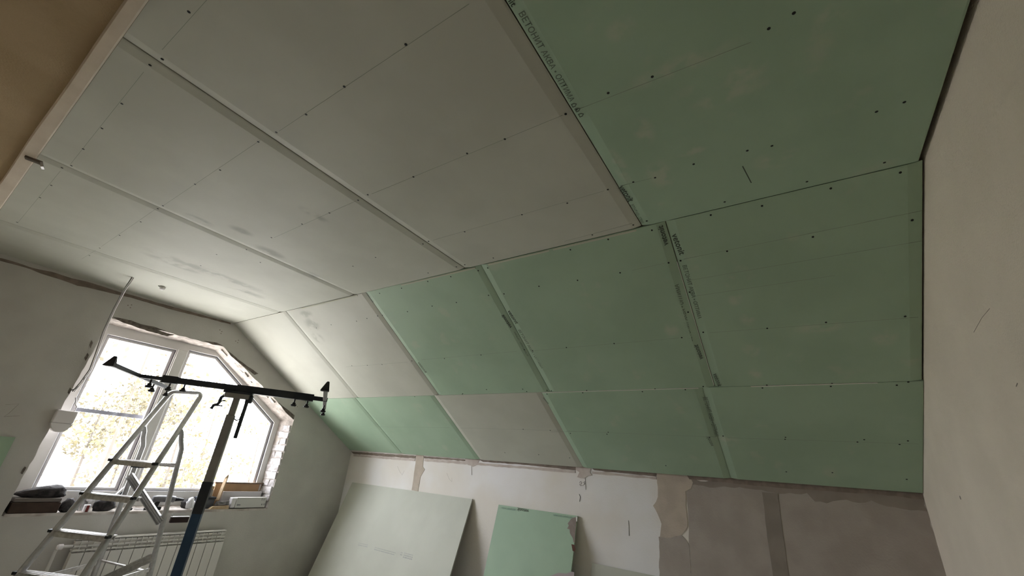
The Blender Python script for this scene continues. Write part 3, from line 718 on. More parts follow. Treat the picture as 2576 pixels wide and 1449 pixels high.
# ------------------------------------------------------------------ drywall lift
def build_lift():
    th = -0.587; U = Vector((math.cos(th), math.sin(th), 0)); V = Vector((-U.y, U.x, 0)); Z = Vector((0, 0, 1))
    Mx, My, hz = 1.3724, 3.163, H+0.36; C = Vector((Mx, My, hz)); lf = empty('drywall_lift', (Mx, My, 0))
    D = lambda z: Vector((Mx, My, z))
    def sq(a, b, w): return MB().obox((a+b)/2, U, V, Z, w/2, w/2, (b.z-a.z)/2)
    obj('lower_mast', sq(D(0.10), D(H-0.36), 0.052), lift_blue, lf, bevel=0.005)
    obj('mast_collar', sq(D(H-0.40), D(H-0.22), 0.054), lift_slate, lf, bevel=0.004)
    obj('middle_mast', sq(D(H-0.30), D(H+0.185), 0.049), lift_zinc, lf, bevel=0.005)
    obj('upper_mast', sq(D(H+0.15), D(hz-0.045), 0.036), lift_zinc, lf, bevel=0.004)
    obj('clamp_hook', MB().tube([D(H+0.165)+U*0.022, D(H+0.155)+U*0.042, D(H+0.165)+U*0.055, D(H+0.185)+U*0.058], 0.004, n=6), black_pl, lf)
    for k in range(3):
        an = th + 0.5 + k*2*PI/3; dv = Vector((math.cos(an), math.sin(an), 0))
        lg = obj('tripod_leg', MB().bar(D(0.13)+dv*0.02, D(0.05)+dv*0.5, 0.04, 0.04), lift_blue, lf)
        obj('caster', MB().lathe(D(0.035)+dv*0.5 - Vector((-dv.y, dv.x, 0))*0.012, (-dv.y, dv.x, 0), [(0.02, 0), (0.035, 0.003), (0.035, 0.021), (0.02, 0.024)], n=14), black_pl, lg)
    # head
    obj('head_block', MB().obox(C - Z*0.045, U, V, Z, 0.075, 0.03, 0.022), lift_zinc, lf, bevel=0.006)
    obj('head_saddle', MB().obox(C - Z*0.028, U, V, Z, 0.085, 0.034, 0.008), lift_brown, lf, bevel=0.003)
    obj('winch_hook', MB().tube([C - U*0.072 - Z*0.05, C - U*0.090 - Z*0.07, C - U*0.092 - Z*0.105, C - U*0.100 - Z*0.12, C - U*0.118 - Z*0.125, C - U*0.124 - Z*0.15], 0.010, n=8), lift_brown, lf)
    obj('hook_screw', MB().tube([C - U*0.092 - Z*0.095, C - U*0.060 - Z*0.088], 0.004, n=6).tube([C - U*0.10 - Z*0.122, C - U*0.066 - Z*0.124], 0.004, n=6), lift_brown, lf)
    obj('tilt_handle', MB().bar(C + U*0.066 - Z*0.05, C + U*0.066 - Z*0.315, 0.020, 0.020, up=U), lift_brown, lf)
    obj('handle_lug', MB().obox(C + U*0.074 - Z*0.062, U, V, Z, 0.020, 0.018, 0.026), lift_slate, lf, bevel=0.006)
    # main bar
    obj('main_bar', MB().obox(C - U*0.21, U, V, Z, 0.235, 0.019, 0.019), lift_slate, lf, bevel=0.003)
    obj('main_sleeve', MB().obox(C + U*0.225, U, V, Z, 0.245, 0.023, 0.024), lift_slate, lf, bevel=0.003)
    obj('end_sleeve', MB().obox(C - U*0.402, U, V, Z, 0.042, 0.023, 0.023), lift_slate, lf, bevel=0.003)
    obj('extension_bar', MB().obox(C - U*0.51, U, V, Z, 0.085, 0.011, 0.011), lift_slate, lf, bevel=0.002)
    obj('extension_bar', MB().obox(C + U*0.51, U, V, Z, 0.055, 0.013, 0.014), lift_slate, lf, bevel=0.002)
    def knob(p, parent, s=1.0):
        obj('clamp_knob', MB().lathe(p, -Z, [(0.005*s, 0), (0.005*s, 0.022*s), (0.011*s, 0.024*s), (0.012*s, 0.034*s), (0.019*s, 0.037*s), (0.019*s, 0.043*s), (0.012*s, 0.048*s)], n=12), black_pl, parent)
    knob(C + U*0.353 - Z*0.024, lf); knob(C + U*0.437 - Z*0.024, lf); knob(C - U*0.395 - Z*0.022, lf); knob(C - U*0.315 - Z*0.018, lf); knob(C - U*0.50 - Z*0.012, lf, 1.1)
    arm_m = lift_slate; arm_z = M('zinc_arm', (0.35, 0.34, 0.34), rough=0.35, metal=0.6)
    for (off, nn, ff, mt) in ((-0.573, 0.417, 0.614, arm_m), (0.548, 0.597, 0.711, arm_z)):
        B = C + U*off
        ar = obj('cross_arm', MB().bar(B - V*nn, B + V*ff, 0.024, 0.024), mt, lf, bevel=0.002)
        e_ = B - V*(nn-0.012)
        obj('panel_hook', MB().add([e_ + U*x + V*y + Z*z for (x, y, z) in ((-.030, -.030, -.014), (.022, -.030, -.014), (.022, .022, -.014), (-.030, .022, -.014), (-.003, -.010, .046), (.011, -.010, .046), (.011, .004, .046), (-.003, .004, .046))],
                              [(0,3,2,1),(4,5,6,7),(0,1,5,4),(1,2,6,5),(2,3,7,6),(3,0,4,7)]), black_pl, ar, bevel=0.004)
        knob(B + V*(ff-0.02) - Z*0.012, ar); knob(B + V*0.30 - Z*0.012, ar, 1.1)
    tag(lf, 'dark drywall lift with blue mast beside the step ladder', 'panel lift')
build_lift()

# ------------------------------------------------------------------ boards leaning on the walls
def lean(name, ya, yb, ztop, off, mat, label, thick=0.0125):
    xt = KX-0.004
    n = Vector((-(ztop), 0, off)).normalized()
    A = [Vector((xt-off, yb, 0.004)), Vector((xt-off, ya, 0.004)), Vector((xt, ya, ztop)), Vector((xt, yb, ztop))]
    A = [p + n*thick for p in A]
    o = obj(name, MB().prism(A, -n*thick), mat); tag(o, label, 'plasterboard', 'boards leaning on the walls')
    return o, n, A
big, nb_, A = lean('leaning_plasterboard', 2.912, 4.86, H-0.31, 0.36, bd_back, 'large grey plasterboard sheet leaning on the knee wall by the gable')
def on_face(A, n):
    def f(px, py):
        d = ray(px, py); return CAMP + d*((A[0]-CAMP).dot(n)/d.dot(n))
    return f
fb = on_face(A, nb_)
edge_dark = bd_back
obj('paper_edge', MB().bar(A[1] + Vector((0.007, -0.0008, 0)), A[2] + Vector((0.007, -0.0008, 0)), 0.0135, 0.002, up=Vector((0, 1, 0))), edge_dark, big)
faint = M('faint_print', (0.40, 0.405, 0.40), rough=0.8)
for (qa, qb, rows) in (((902,1366),(926,1371),2), ((943,1377),(995,1391),2), ((1008,1390),(1013,1391),2), ((1017,1391),(1040,1397),3)):
    a_, b_ = fb(*qa), fb(*qb); dn = (A[1]-A[2]).normalized()
    for r_ in range(rows):
        p = a_ + dn*(0.018*r_); q = b_ + dn*(0.018*r_); nd = max(2, int((q-p).length/0.02))
        for j in range(nd):
            s0 = p + (q-p)*((j+0.05+0.2*((j*7+r_*3) % 5)/5)/nd); s1 = p + (q-p)*((j+0.6+0.35*((j*5+r_) % 4)/4)/nd)
            strip('print_dash', s0, s1, nb_, 0.006+0.004*((j*3+r_) % 3)/2, faint, big)
mint, nm_, A2 = lean('leaning_plasterboard', 1.735, 2.576, H-0.326, 0.28, bd_mint, 'green plasterboard piece with a torn edge leaning on the knee wall')
fm = on_face(A2, nm_)
text('vetonit', fm(1331, 1282), fm(1302, 1277), nm_, mint, ink_soft, 1.0, lift=0.001)
text('ВЕТОНИТ АКВА', fm(1297, 1280), fm(1262, 1275), nm_, mint, M('faint_green_print', (0.22, 0.33, 0.27), rough=0.8), 1.0, lift=0.001)
text('ВЕТОНИТ ОПТИМА', fm(1440, 1300), fm(1392, 1293), nm_, mint, MATS['faint_green_print'], 1.0, lift=0.001)
torn = [(1452,1300),(1450,1310),(1447,1345),(1446,1366),(1443,1364),(1441,1354),(1434,1342),(1433,1332),(1427,1330),(1431,1322),(1428,1317),(1432,1312),(1438,1304)]
pts = [fm(*q) + nm_*0.0002 for q in torn]
obj('torn_paper', MB().prism(pts, nm_*0.0016), M('torn_grey_core', (0.30, 0.25, 0.225), (0.26, 0.215, 0.19), scale=30, rough=0.9), mint)
obj('torn_flap', MB().prism([fm(*q) + nm_*0.001 for q in ((1438,1369),(1445,1371),(1448,1382),(1446,1388),(1441,1386))], nm_*0.004), M('brown_paper_flap', (0.12, 0.055, 0.04), rough=0.85), mint)
obj('white_edge', MB().bar(A2[0] + nm_*0.0002 + Vector((0.006, 0.0008, 0)), A2[3] + nm_*0.0002 + Vector((0.006, 0.0008, 0)), 0.0125, 0.002, up=Vector((0, 1, 0))), gyps_edge, mint)
obj('white_edge', MB().prism([fm(*q) + nm_*0.0012 for q in ((1449,1301),(1453,1300),(1452,1312),(1450,1312))], nm_*0.003), gyps_edge, mint)
obj('torn_paper', MB().prism([fm(*q) + nm_*0.001 for q in ((1352,1466),(1378,1452),(1405,1441),(1425,1443),(1438,1438),(1445,1440),(1444,1462),(1438,1490),(1420,1484),(1408,1500),(1388,1478),(1370,1488))], nm_*0.003), M('pale_torn_sheet', (0.42, 0.36, 0.36), rough=0.85), mint)
dk, nd_, A3 = lean('leaning_plasterboard', 0.62, 1.60, H-0.652, 0.14, bd_dark, 'low grey plasterboard offcut standing against the knee wall')
# deep green sheet standing by the gable, left of the window
mb = MB(); A4 = [Vector((0.02, GY-0.15, 0.004)), Vector((0.735, GY-0.15, 0.004)), Vector((0.735, GY-0.014, H-0.075)), Vector((0.02, GY-0.014, H-0.075))]
n4 = Vector((0, -(H-0.075), 0.136)).normalized()
tag(obj('leaning_plasterboard', mb.prism(A4, -n4*0.0125), bd_dgreen), 'green plasterboard sheet standing against the gable wall', 'plasterboard', 'boards leaning on the walls')

# ------------------------------------------------------------------ ceiling fittings and wall box
grey_strip = M('grey_cable_sheath', (0.30, 0.29, 0.28), rough=0.7)
ct = onz(333, 697, CZ)
pts = [ct + Vector((0, 0, 0.01)), ct + Vector((0.008, 0.12, -0.10)), Vector((0.865, 4.76, CZ-0.24)), Vector((0.90, 4.92, CZ-0.42)), Vector((0.935, 4.995, CZ-0.60)), ony(225, 930, 5.0), ony(202, 962, 5.01), ony(182, 985, 5.02)]
cb = empty('hanging_cable', tuple(pts[-1])); 
obj('sheath', MB().tube(pts, 0.011, n=8, flat=0.35, up=Vector((1, 0, 0))), grey_strip, cb, smooth=True)
obj('cable_core', MB().tube([p + Vector((0.011, -0.003, 0)) for p in pts], 0.004, n=6), pvc_bright, cb, smooth=True)
tag(cb, 'grey flat cable hanging from the ceiling to the window corner', 'cable')
cc = onz(410, 722, CZ)
k_ = empty('ceiling_cable_clip', tuple(cc)); obj('clip_body', MB().lathe(cc + Vector((0, 0, 0.002)), (0, 0, -1), [(0.012, 0), (0.022, 0.006), (0.020, 0.022), (0.010, 0.030)], n=12), pvc_bright, k_)
obj('wire_end', MB().tube([cc + Vector((-0.035, 0, -0.002)), cc + Vector((-0.01, 0, -0.008)), cc + Vector((0.015, 0.01, -0.02))], 0.003, n=6), pencil, k_)
tag(k_, 'small white cable clip on the ceiling near the gable', 'clip')
bk = onz(84, 407, CZ-0.037)
b_ = empty('metal_hanger_bracket', tuple(bk))
steel = M('bent_steel', (0.18, 0.15, 0.125), rough=0.4, metal=0.7)
obj('strap', MB().bar(bk + Vector((-0.030, -0.02, -0.002)), bk + Vector((0.028, -0.035, -0.004)), 0.026, 0.012), steel, b_)
obj('bent_tab', MB().bar(bk + Vector((0.026, -0.034, -0.004)), bk + Vector((0.036, -0.037, -0.026)), 0.030, 0.010), alu, b_)
tag(b_, 'short bent steel hanger bracket on the beige edging strip', 'bracket')
# white box on the left jamb with its loose cables
jb = empty('junction_box', tuple(ony(155, 1085, 5.05)))
q0, q1 = ony(128, 1064, 4.99), ony(184, 1066, 4.99); xa, xb = q0.x, q1.x; zc = (q0.z+q1.z)/2
mb = MB(); P = []; prof = [(0.0, 0.045), (0.03, 0.045), (0.055, 0.036), (0.07, 0.016), (0.072, 0.0)]
mb.box((xa, 4.985, zc), (xb, 5.08, zc+0.10))
obj('cover', mb, pvc_bright, jb, bevel=0.008)
mb = MB(); n = 9; L = []
for k in range(n):
    t = k/(n-1); x = xa + (xb-xa)*t; dz = 0.062*(1-(abs(2*t-1))**3.0)+0.006; L.append(Vector((x, 4.985, zc-dz)))
mb.prism([Vector((xb, 4.985, zc)), Vector((xa, 4.985, zc))] + L, (0, 0.09, 0))
obj('bowl', mb, pvc_bright, jb, bevel=0.004)
obj('loose_cable', MB().tube([ony(*q, 5.02) for q in ((190,1000),(191,1010),(189,1016),(193,1024),(186,1036),(180,1046),(183,1054))], 0.005, n=6), pvc_bright, jb, smooth=True)
tag(jb, 'white plastic box with loose white cable on the window jamb', 'junction box')
tag(obj('black_wire', MB().tube([ony(*q, 5.05) for q in ((213,947),(210,958),(200,970),(190,978),(178,982),(170,986))], 0.004, n=6), black_pl, smooth=True), 'thin black wire curling out of the window jamb above the white box', 'wire')

# ------------------------------------------------------------------ things on the window sill
SZl = H-0.60
def sx(px, y=5.1, py=1270): return ony(px, py, y).x
brown_case = M('brown_case', (0.045, 0.028, 0.02), (0.06, 0.038, 0.027), scale=20, rough=0.7)
cloth_d = M('dark_cloth', (0.016, 0.014, 0.014), (0.045, 0.04, 0.04), scale=25, rough=0.9, bump=0.4, bscale=60)
card = M('brown_card', (0.42, 0.27, 0.16), (0.36, 0.23, 0.135), scale=8, rough=0.85)
white_card = M('white_card', (0.72, 0.71, 0.73), rough=0.7)
grey_card = M('lilac_grey_card', (0.50, 0.48, 0.50), rough=0.75)
wood = M('pale_wood', (0.50, 0.38, 0.25), (0.42, 0.31, 0.20), scale=30, rough=0.8)
print_g = M('grey_box_print', (0.25, 0.25, 0.26), rough=0.8)
def bumpy(name, c, size, mat, seed, amp=0.012, skew=0.0):
    bm = bmesh.new(); bmesh.ops.create_icosphere(bm, subdivisions=3, radius=1.0)
    for v in bm.verts:
        p = v.co.copy(); s_ = 1 + 0.22*noise.noise(p*1.8+Vector((seed, 0, 0)))
        q = Vector((p.x*size[0]*s_, p.y*size[1]*s_, p.z*size[2]*s_)); q += p*amp*noise.noise(p*5+Vector((0, seed, 0)))
        q += p*size[2]*0.25*abs(noise.noise(p*3.1+Vector((seed, seed, 0))))
        if q.z > 0: q.z *= 1 + skew*p.x
        q.z = max(q.z, -size[2]*0.75); v.co = q
    mb = MB(); mb.v = [Vector(c) + v.co for v in bm.verts]; bm.verts.index_update(); mb.f = [tuple(v.index for v in f.verts) for f in bm.faces]; bm.free()
    return obj(name, mb, mat, smooth=True)
tc = empty('tool_case', (1.05, 5.10, SZl)); obj('body', MB().box((0.895, 5.035, SZl), (1.17, 5.17, SZl+0.075)), brown_case, tc, bevel=0.006)
obj('lid', MB().box((0.90, 5.04, SZl+0.077), (1.165, 5.165, SZl+0.105)), M('dull_case_lid', (0.16, 0.14, 0.125), rough=0.7), tc, bevel=0.005)
tag(tc, 'flat brown tool case under dark clothing on the sill', 'case')
tag(bumpy('folded_jacket', (1.035, 5.10, SZl+0.137), (0.15, 0.055, 0.044), cloth_d, 3.0, skew=0.75), 'dark folded jacket lying on the brown tool case', 'jacket')
tag(bumpy('rolled_cloth', (1.222, 5.065, SZl+0.042), (0.042, 0.03, 0.055), M('charcoal_cloth', (0.018, 0.016, 0.017), (0.06, 0.055, 0.058), scale=40, rough=0.9), 8.0), 'charcoal rolled cloth bundle beside the brown case', 'cloth')
pr = empty('metal_profile', (1.30, 5.15, SZl))
for dx in (0, 0.045):
    mb = MB(); b0, t0 = Vector((1.292+dx, 5.12, SZl)), Vector((1.302+dx, 5.185, SZl+0.155))
    mb.bar(b0, t0, 0.034, 0.004); mb.bar(b0+Vector((-0.016, -0.008, 0)), t0+Vector((-0.016, -0.008, 0)), 0.003, 0.018); mb.bar(b0+Vector((0.016, -0.008, 0)), t0+Vector((0.016, -0.008, 0)), 0.003, 0.018)
    obj('channel', mb, alu, pr)
tag(pr, 'two short grey metal profile offcuts leaning on the window frame', 'metal profile')
sp = empty('red_white_tin', (1.345, 5.06, SZl)); obj('can', MB().box((1.325, 5.045, SZl), (1.365, 5.08, SZl+0.052)), white_card, sp, bevel=0.003)
obj('red_stripe', MB().box((1.338, 5.0435, SZl+0.001), (1.356, 5.046, SZl+0.049)), M('dark_red_print', (0.18, 0.03, 0.025), rough=0.6), sp)
tag(sp, 'small red and white packet near the front edge of the sill', 'packet')
tag(bumpy('crumpled_bag', (1.46, 5.085, SZl+0.04), (0.075, 0.035, 0.05), cloth_d, 14.0), 'dark crumpled bag on the sill behind the ladder rail', 'bag')
tag(bumpy('white_rag', (1.365, 5.13, SZl+0.085), (0.030, 0.024, 0.022), white_card, 17.0, amp=0.006), 'small white rag lying behind the red and white packet', 'rag')
lv = empty('spirit_level', (1.53, 5.16, SZl)); a_, b_ = Vector((1.47, 5.165, SZl+0.008)), Vector((1.60, 5.178, SZl+0.215))
obj('beam', MB().bar(a_, b_, 0.03, 0.016), white_card, lv); obj('dark_edge', MB().bar(a_-Vector((-0.006, 0, 0.013)), b_-Vector((-0.006, 0, 0.013)), 0.03, 0.010), M('dark_blue_plastic', (0.02, 0.03, 0.05), rough=0.5), lv)
tag(lv, 'white spirit level leaning against the window mullion', 'level')
for i, (x, y, l, a, lab) in enumerate(((1.60, 5.07, 0.09, 0.2, 'thin steel putty knife lying on the sill behind the ladder'), (1.72, 5.06, 0.10, -0.15, 'silver screwdriver lying on the sill near the mullion'))):
    r_ = empty('hand_tool', (x, y, SZl)); dv = Vector((math.cos(a), math.sin(a), 0)); c = Vector((x, y, SZl+0.012))
    obj('blade', MB().bar(c - dv*l*0.5, c + dv*l*0.2, 0.022, 0.006), alu_step, r_); obj('handle', MB().tube([c + dv*l*0.2, c + dv*l*0.35, c + dv*l*0.7], 0.010, n=8), black_pl, r_)
    tag(r_, lab, 'hand tool')
dr = empty('cordless_drill', (1.88, 5.10, SZl))
obj('motor_body', MB().tube([(1.80, 5.10, SZl+0.085), (1.83, 5.10, SZl+0.092), (1.95, 5.10, SZl+0.088), (1.97, 5.10, SZl+0.085)], 0.028, n=12), M('drill_grey', (0.10, 0.10, 0.11), (0.16, 0.16, 0.17), scale=20, rough=0.5), dr, smooth=True)
obj('chuck', MB().tube([(1.97, 5.10, SZl+0.085), (2.02, 5.10, SZl+0.083), (2.05, 5.10, SZl+0.082)], 0.018, n=10, r2=0.010), black_pl, dr, smooth=True)
obj('grip', MB().bar((1.845, 5.10, SZl+0.075), (1.835, 5.10, SZl+0.01), 0.03, 0.034), black_pl, dr, bevel=0.008); obj('battery', MB().box((1.79, 5.07, SZl), (1.88, 5.13, SZl+0.026)), black_pl, dr, bevel=0.005)
tag(dr, 'grey cordless drill lying in the middle of the sill', 'drill')
tag(bumpy('white_rag', (2.10, 5.055, SZl+0.05), (0.032, 0.022, 0.05), white_card, 23.0), 'crumpled white rag draped over the sill beside the drill', 'rag')
tag(bumpy('crumpled_bag', (2.105, 5.135, SZl+0.038), (0.045, 0.042, 0.048), cloth_d, 27.0), 'black crumpled bag beside the white rag on the sill', 'bag')
bx_ = empty('grey_tool_box', (2.24, 5.12, SZl)); obj('body', MB().box((2.17, 5.09, SZl), (2.33, 5.17, SZl+0.085)), M('slate_plastic', (0.075, 0.08, 0.095), rough=0.5), bx_, bevel=0.006); obj('lid', MB().box((2.165, 5.085, SZl+0.086), (2.335, 5.175, SZl+0.105)), lift_slate, bx_, bevel=0.005)
tag(bx_, 'slate grey plastic tool box on the sill behind the lift mast', 'box')
tag(obj('foil_packet', MB().add([Vector(p) for p in ((2.33,5.05,SZl+0.03),(2.46,5.05,SZl+0.035),(2.46,5.09,SZl+0.035),(2.33,5.09,SZl+0.03),(2.335,5.055,SZl+0.068),(2.455,5.052,SZl+0.075),(2.455,5.085,SZl+0.07),(2.34,5.085,SZl+0.066))], [(0,3,2,1),(4,5,6,7),(0,1,5,4),(1,2,6,5),(2,3,7,6),(3,0,4,7)]), M('foil', (0.35, 0.33, 0.34), (0.16, 0.15, 0.15), scale=40, rough=0.3, metal=0.6), bevel=0.004), 'silver foil packet on the pale wooden wedge', 'packet')
tag(obj('wooden_wedge', MB().add([Vector(p) for p in ((2.28,5.03,SZl),(2.46,5.03,SZl),(2.46,5.09,SZl),(2.28,5.09,SZl),(2.30,5.035,SZl+0.024),(2.455,5.035,SZl+0.031),(2.455,5.085,SZl+0.031),(2.31,5.085,SZl+0.024))], [(0,3,2,1),(4,5,6,7),(0,1,5,4),(1,2,6,5),(2,3,7,6),(3,0,4,7)]), wood, bevel=0.002), 'pale wooden wedge at the front edge of the sill', 'wedge')
wbx = empty('white_carton', (2.68, 5.08, SZl)); obj('carton', MB().box((2.515, 5.035, SZl+0.008), (2.828, 5.115, SZl+0.105)), M('white_print_card', (0.60, 0.59, 0.58), rough=0.7), wbx, bevel=0.002)
obj('end_flap', MB().box((2.470, 5.04, SZl+0.008), (2.514, 5.11, SZl+0.102)), white_card, wbx, bevel=0.008)
for (x, z, w_, h_) in ((2.53, 0.03, 0.035, 0.012), (2.775, 0.075, 0.006, 0.024), (2.79, 0.088, 0.022, 0.004), (2.79, 0.078, 0.018, 0.004), (2.785, 0.03, 0.012, 0.014), (2.81, 0.03, 0.010, 0.016)):
    obj('print_mark', MB().box((x, 5.0335, SZl+z), (x+w_, 5.036, SZl+z+h_)), print_g, wbx)
tag(wbx, 'long white printed carton on the sill in front of the lilac box', 'carton')
tag(obj('lilac_box', MB().box((2.40, 5.118, SZl), (2.80, 5.160, SZl+0.155)), grey_card, bevel=0.003), 'plain lilac grey box standing behind the white printed carton', 'box')
cbx = empty('cardboard_box', (2.55, 5.18, SZl)); obj('carton', MB().box((2.32, 5.163, SZl), (2.80, 5.198, SZl+0.232)), card, cbx, bevel=0.003); obj('lid', MB().box((2.31, 5.158, SZl+0.226), (2.825, 5.199, SZl+0.240)), M('dark_card_rim', (0.16, 0.115, 0.085), rough=0.85), cbx)
obj('end_strip', MB().box((2.775, 5.160, SZl+0.16), (2.79, 5.164, SZl+0.225)), grey_card, cbx)
tag(cbx, 'brown cardboard box standing against the window frame', 'box')
st_ = empty('wooden_stake', (2.33, 5.13, SZl)); obj('shaft', MB().bar((2.355, 5.095, SZl+0.075), (2.375, 5.105, SZl+0.285), 0.032, 0.014), wood, st_)
obj('point', MB().add([Vector(p) for p in ((2.358,5.098,SZl+0.283),(2.392,5.098,SZl+0.283),(2.392,5.112,SZl+0.283),(2.358,5.112,SZl+0.283),(2.389,5.105,SZl+0.325))], [(0,3,2,1),(0,1,4),(1,2,4),(2,3,4),(3,0,4)]), wood, st_)
tag(st_, 'pointed wooden stake leaning on the cardboard box', 'stake')
jr = empty('glass_jar', (2.27, 5.13, SZl+0.105)); obj('jar', MB().lathe((2.27, 5.13, SZl+0.105), (0, 0, 1), [(0.028, 0), (0.032, 0.01), (0.032, 0.06), (0.024, 0.075)], n=14), M('dull_jar_glass', (0.30, 0.27, 0.25), rough=0.2), jr, smooth=True)
obj('jar_lid', MB().lathe((2.27, 5.13, SZl+0.175), (0, 0, 1), [(0.028, 0), (0.030, 0.006), (0.030, 0.024), (0.026, 0.03)], n=14), wood, jr)
tag(jr, 'small jar with pale lid standing on the slate tool box', 'jar')
# paint pad hanging by its wire over the sill edge
hg = empty('hanging_paint_pad', tuple(ony(450, 1310, 4.94)))
q = lambda x, y: ony(x, y, 4.97)
obj('wire_bail', MB().tube([ony(487, 1252, 5.02), q(486, 1275), q(481, 1300), q(475, 1313)], 0.004, n=6), alu, hg)
obj('wire_bail', MB().tube([q(434, 1293), q(432, 1305), q(430, 1314)], 0.004, n=6), alu, hg)
a_, b_ = q(428, 1308), q(473, 1307)
obj('pad', MB().bar(a_, b_, 0.03, 0.046), M('dark_brown_grip', (0.03, 0.018, 0.017), rough=0.8), hg, bevel=0.004)
obj('pad_rim', MB().bar(a_+Vector((0, 0, 0.026)), b_+Vector((0, 0, 0.026)), 0.03, 0.006), white_card, hg)
tag(hg, 'dark brown paint pad hanging by wire below the sill', 'paint pad')

# ------------------------------------------------------------------ outdoors
GZ = -3.0
ground = obj('ground', MB().box((-150, 5.8, GZ-0.3), (220, 260, GZ)), M('pale_yard_concrete', (0.60, 0.565, 0.51), (0.66, 0.62, 0.565), scale=0.4, rough=0.95)); tag(ground, 'pale concrete yard outside the window', 'ground', kind='structure')
struct('added_shade_wall', MB().box((0.15, GY+0.40, GZ), (0.50, GY+0.88, 4.0)), M('shade_wall_brown', (0.20, 0.16, 0.13), (0.26, 0.21, 0.17), scale=6, rough=0.95), 'added unseen wall that shades the leaning board by the gable', 'wall')  # added unseen wall, shades the gable end of the large leaning board
def dirpos(px, dist):
    d = ray(px, 1090); d.z = 0; d.normalize(); return Vector((d.x*dist, d.y*dist, GZ))
leafA = M('dark_green_leaves', (0.050, 0.042, 0.024), (0.085, 0.068, 0.038), scale=2.0, rough=0.7)
leafB = M('yellow_green_leaves', (0.115, 0.098, 0.045), (0.072, 0.060, 0.034), scale=1.2, rough=0.7)
leafC = M('rusty_leaves', (0.095, 0.062, 0.044), (0.065, 0.048, 0.034), scale=1.5, rough=0.7)
bark = M('bark', (0.06, 0.05, 0.04), rough=0.9)
def tree(px, dist, h, rad, mat, n, seed, label, low=0.25, size=0.13):
    rg = random.Random(seed); base = dirpos(px, dist); t = empty('tree', tuple(base))
    obj('trunk', MB().tube([base, base + Vector((0.1, 0, h*0.4)), base + Vector((0, 0.1, h*0.8))], 0.06, n=8, r2=0.02), bark, t, smooth=True)
    cl = []
    for k in range(14):
        an = rg.uniform(0, 2*PI); rr = rad*math.sqrt(rg.random())*0.8; zz = h*(low + (0.95-low)*rg.random())
        sh = 1 - 0.5*abs((zz/h-low)/(0.95-low)-0.4); cl.append((base + Vector((math.cos(an)*rr*sh, math.sin(an)*rr*sh, zz)), rad*rg.uniform(0.22, 0.42)))
    V_ = []; F_ = []
    for i in range(n):
        c, r = cl[i % len(cl)]
        d = Vector((rg.gauss(0, 1), rg.gauss(0, 1), rg.gauss(0, 1))).normalized()*r*(rg.random()**0.4)
        p = c + d; a = Vector((rg.uniform(-1, 1), rg.uniform(-1, 1), rg.uniform(-1, 1))).normalized(); b = a.cross(Vector((rg.uniform(-1, 1), rg.uniform(-1, 1), rg.uniform(-1, 1)))).normalized()
        s = size*rg.uniform(0.6, 1.3); o = len(V_)
        V_ += [p - a*s*0.6, p + b*s*0.32, p + a*s*0.6, p - b*s*0.32]; F_.append((o, o+1, o+2, o+3))
    obj('crown', MB().add(V_, F_), mat, t)['kind'] = 'stuff'
    tag(t, label, 'tree', 'trees beyond the window')
tree(285, 15, 8.6, 1.7, leafA, 420, 1, 'tall thin tree with few leaves beyond the rectangular pane', low=0.35)
tree(230, 20, 6.8, 2.3, leafB, 2600, 2, 'yellow green leafy tree beyond the rectangular pane', low=0.42)
tree(325, 24, 7.0, 2.1, leafA, 2200, 3, 'dense dark green tree beyond the rectangular pane near the mullion', low=0.42)
tree(395, 30, 7.2, 2.4, leafC, 700, 4, 'rusty brown tree showing beside the mullion', low=0.3)
tree(455, 17, 6.4, 1.6, leafB, 800, 5, 'yellow green tree beyond the angled pane behind the ladder', low=0.35)
tree(525, 27, 8.0, 2.0, leafB, 300, 6, 'sparse pale tree beyond the middle of the angled pane', low=0.4)
tree(500, 19, 4.6, 1.7, leafB, 800, 7, 'low yellow bush behind the lift mast', low=0.1)
tree(660, 20, 5.8, 1.3, leafB, 520, 8, 'small pale tree behind the slanting planks', low=0.35)
tree(575, 36, 10.5, 1.8, leafC, 150, 9, 'distant thin tree above the lift bar', low=0.45)
fz = empty('fence', tuple(dirpos(180, 37)))
pw = M('top_rail_grey', (0.10, 0.10, 0.095), rough=0.8)  # top rail is darker than the rest of the fence
fa, fb_ = dirpos(60, 37), dirpos(345, 37); dfe = (fb_-fa)
for k in range(19):
    p = fa + dfe*(k/18); obj('picket', MB().bar(p, p + Vector((0, 0, 2.0)), 0.07, 0.05), M('white_fence_paint', (0.55, 0.54, 0.50), rough=0.8), fz)
obj('rail', MB().bar(fa + Vector((0, 0, 1.98)), fb_ + Vector((0, 0, 1.98)), 0.06, 0.10), pw, fz)
obj('rail', MB().bar(fa + Vector((0, 0, 0.5)), fb_ + Vector((0, 0, 0.5)), 0.06, 0.10), MATS['white_fence_paint'], fz)
tag(fz, 'white picket fence with a dark top rail across the yard', 'fence')
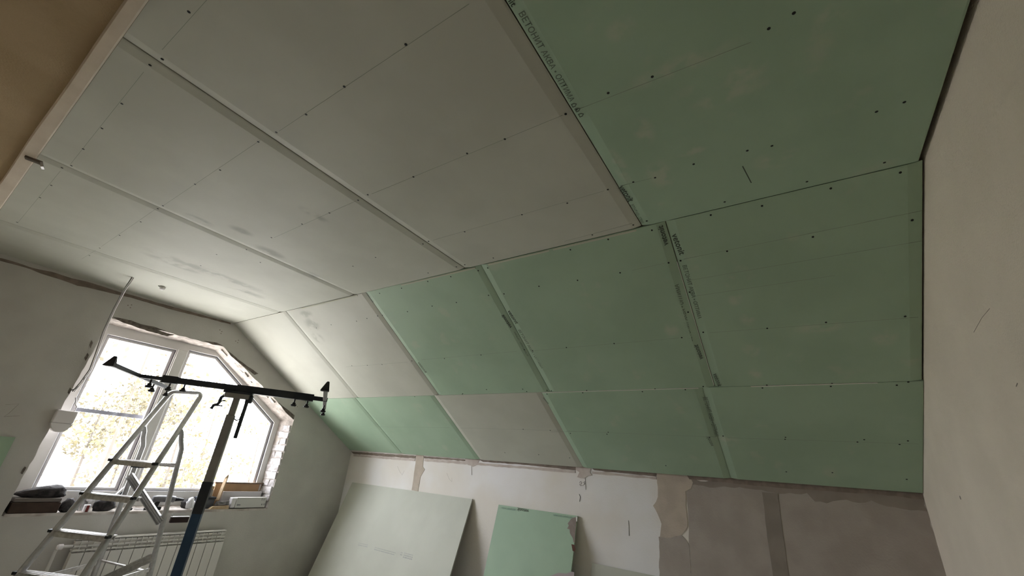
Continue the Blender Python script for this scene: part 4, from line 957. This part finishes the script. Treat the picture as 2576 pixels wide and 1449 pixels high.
def house(px, dist, w, d, h, rh, label, wallm, roofm):
    b = dirpos(px, dist); e_ = empty('neighbour_house', tuple(b)); ax = (dirpos(px+40, dist)-b).normalized(); ay = Vector((-ax.y, ax.x, 0)); Z = Vector((0, 0, 1))
    wl = obj('walls', MB().obox(b + Z*h/2, ax, ay, Z, w/2, d/2, h/2), wallm, e_)
    P = [b + ax*(-w/2-0.3) + ay*(-d/2-0.3) + Z*h, b + ax*(w/2+0.3) + ay*(-d/2-0.3) + Z*h, b + ax*(w/2+0.3) + ay*(d/2+0.3) + Z*h, b + ax*(-w/2-0.3) + ay*(d/2+0.3) + Z*h, b + ax*(-w/2-0.3) + Z*(h+rh), b + ax*(w/2+0.3) + Z*(h+rh)]
    obj('roof', MB().add(P, [(0, 1, 5, 4), (2, 3, 4, 5), (0, 4, 3), (1, 2, 5), (0, 3, 2, 1)]), roofm, e_)
    for s in (-0.25, 0.25):
        wi = obj('window', MB().obox(b + ax*s*w - ay*(d/2) + Z*h*0.55, ax, ay, Z, 0.5, 0.06, 0.6), MATS['white_fence_paint'], wl)
    tag(e_, label, 'house')
house(215, 55, 7, 6, 3.0, 1.4, 'pale neighbouring house with a pale roof behind the fence', M('pale_render', (0.60, 0.58, 0.54), rough=0.9), M('pale_metal_roof', (0.42, 0.40, 0.38), rough=0.6))
house(300, 62, 9, 6, 1.9, 1.6, 'low house with reddish roof behind the fence', MATS['pale_render'], M('reddish_roof', (0.20, 0.12, 0.10), rough=0.8))
lt = empty('timber_rack', tuple(dirpos(640, 24)))
b = dirpos(640, 24); ax = (dirpos(660, 24)-b).normalized(); rg = random.Random(5); tw = M('weathered_timber', (0.12, 0.095, 0.095), (0.17, 0.14, 0.135), scale=6, rough=0.9)
for k in range(9):
    p = b + ax*(-1.2+0.25*k); obj('plank', MB().bar(p, p + ax*(0.9+rg.uniform(-.2, .3)) + Vector((0, 0, 3.2+rg.uniform(-.4, .5))), 0.2, 0.05), tw, lt)
obj('cross_beam', MB().bar(b + ax*-1.4 + Vector((0, 0, 1.6)), b + ax*2.2 + Vector((0, 0, 1.6)), 0.12, 0.12), tw, lt)
tag(lt, 'slanting weathered planks stacked outside beyond the angled pane', 'timber')

for o in list(bpy.data.objects):
    if '_o' in o: del o['_o']
    if '_d' in o: del o['_d']
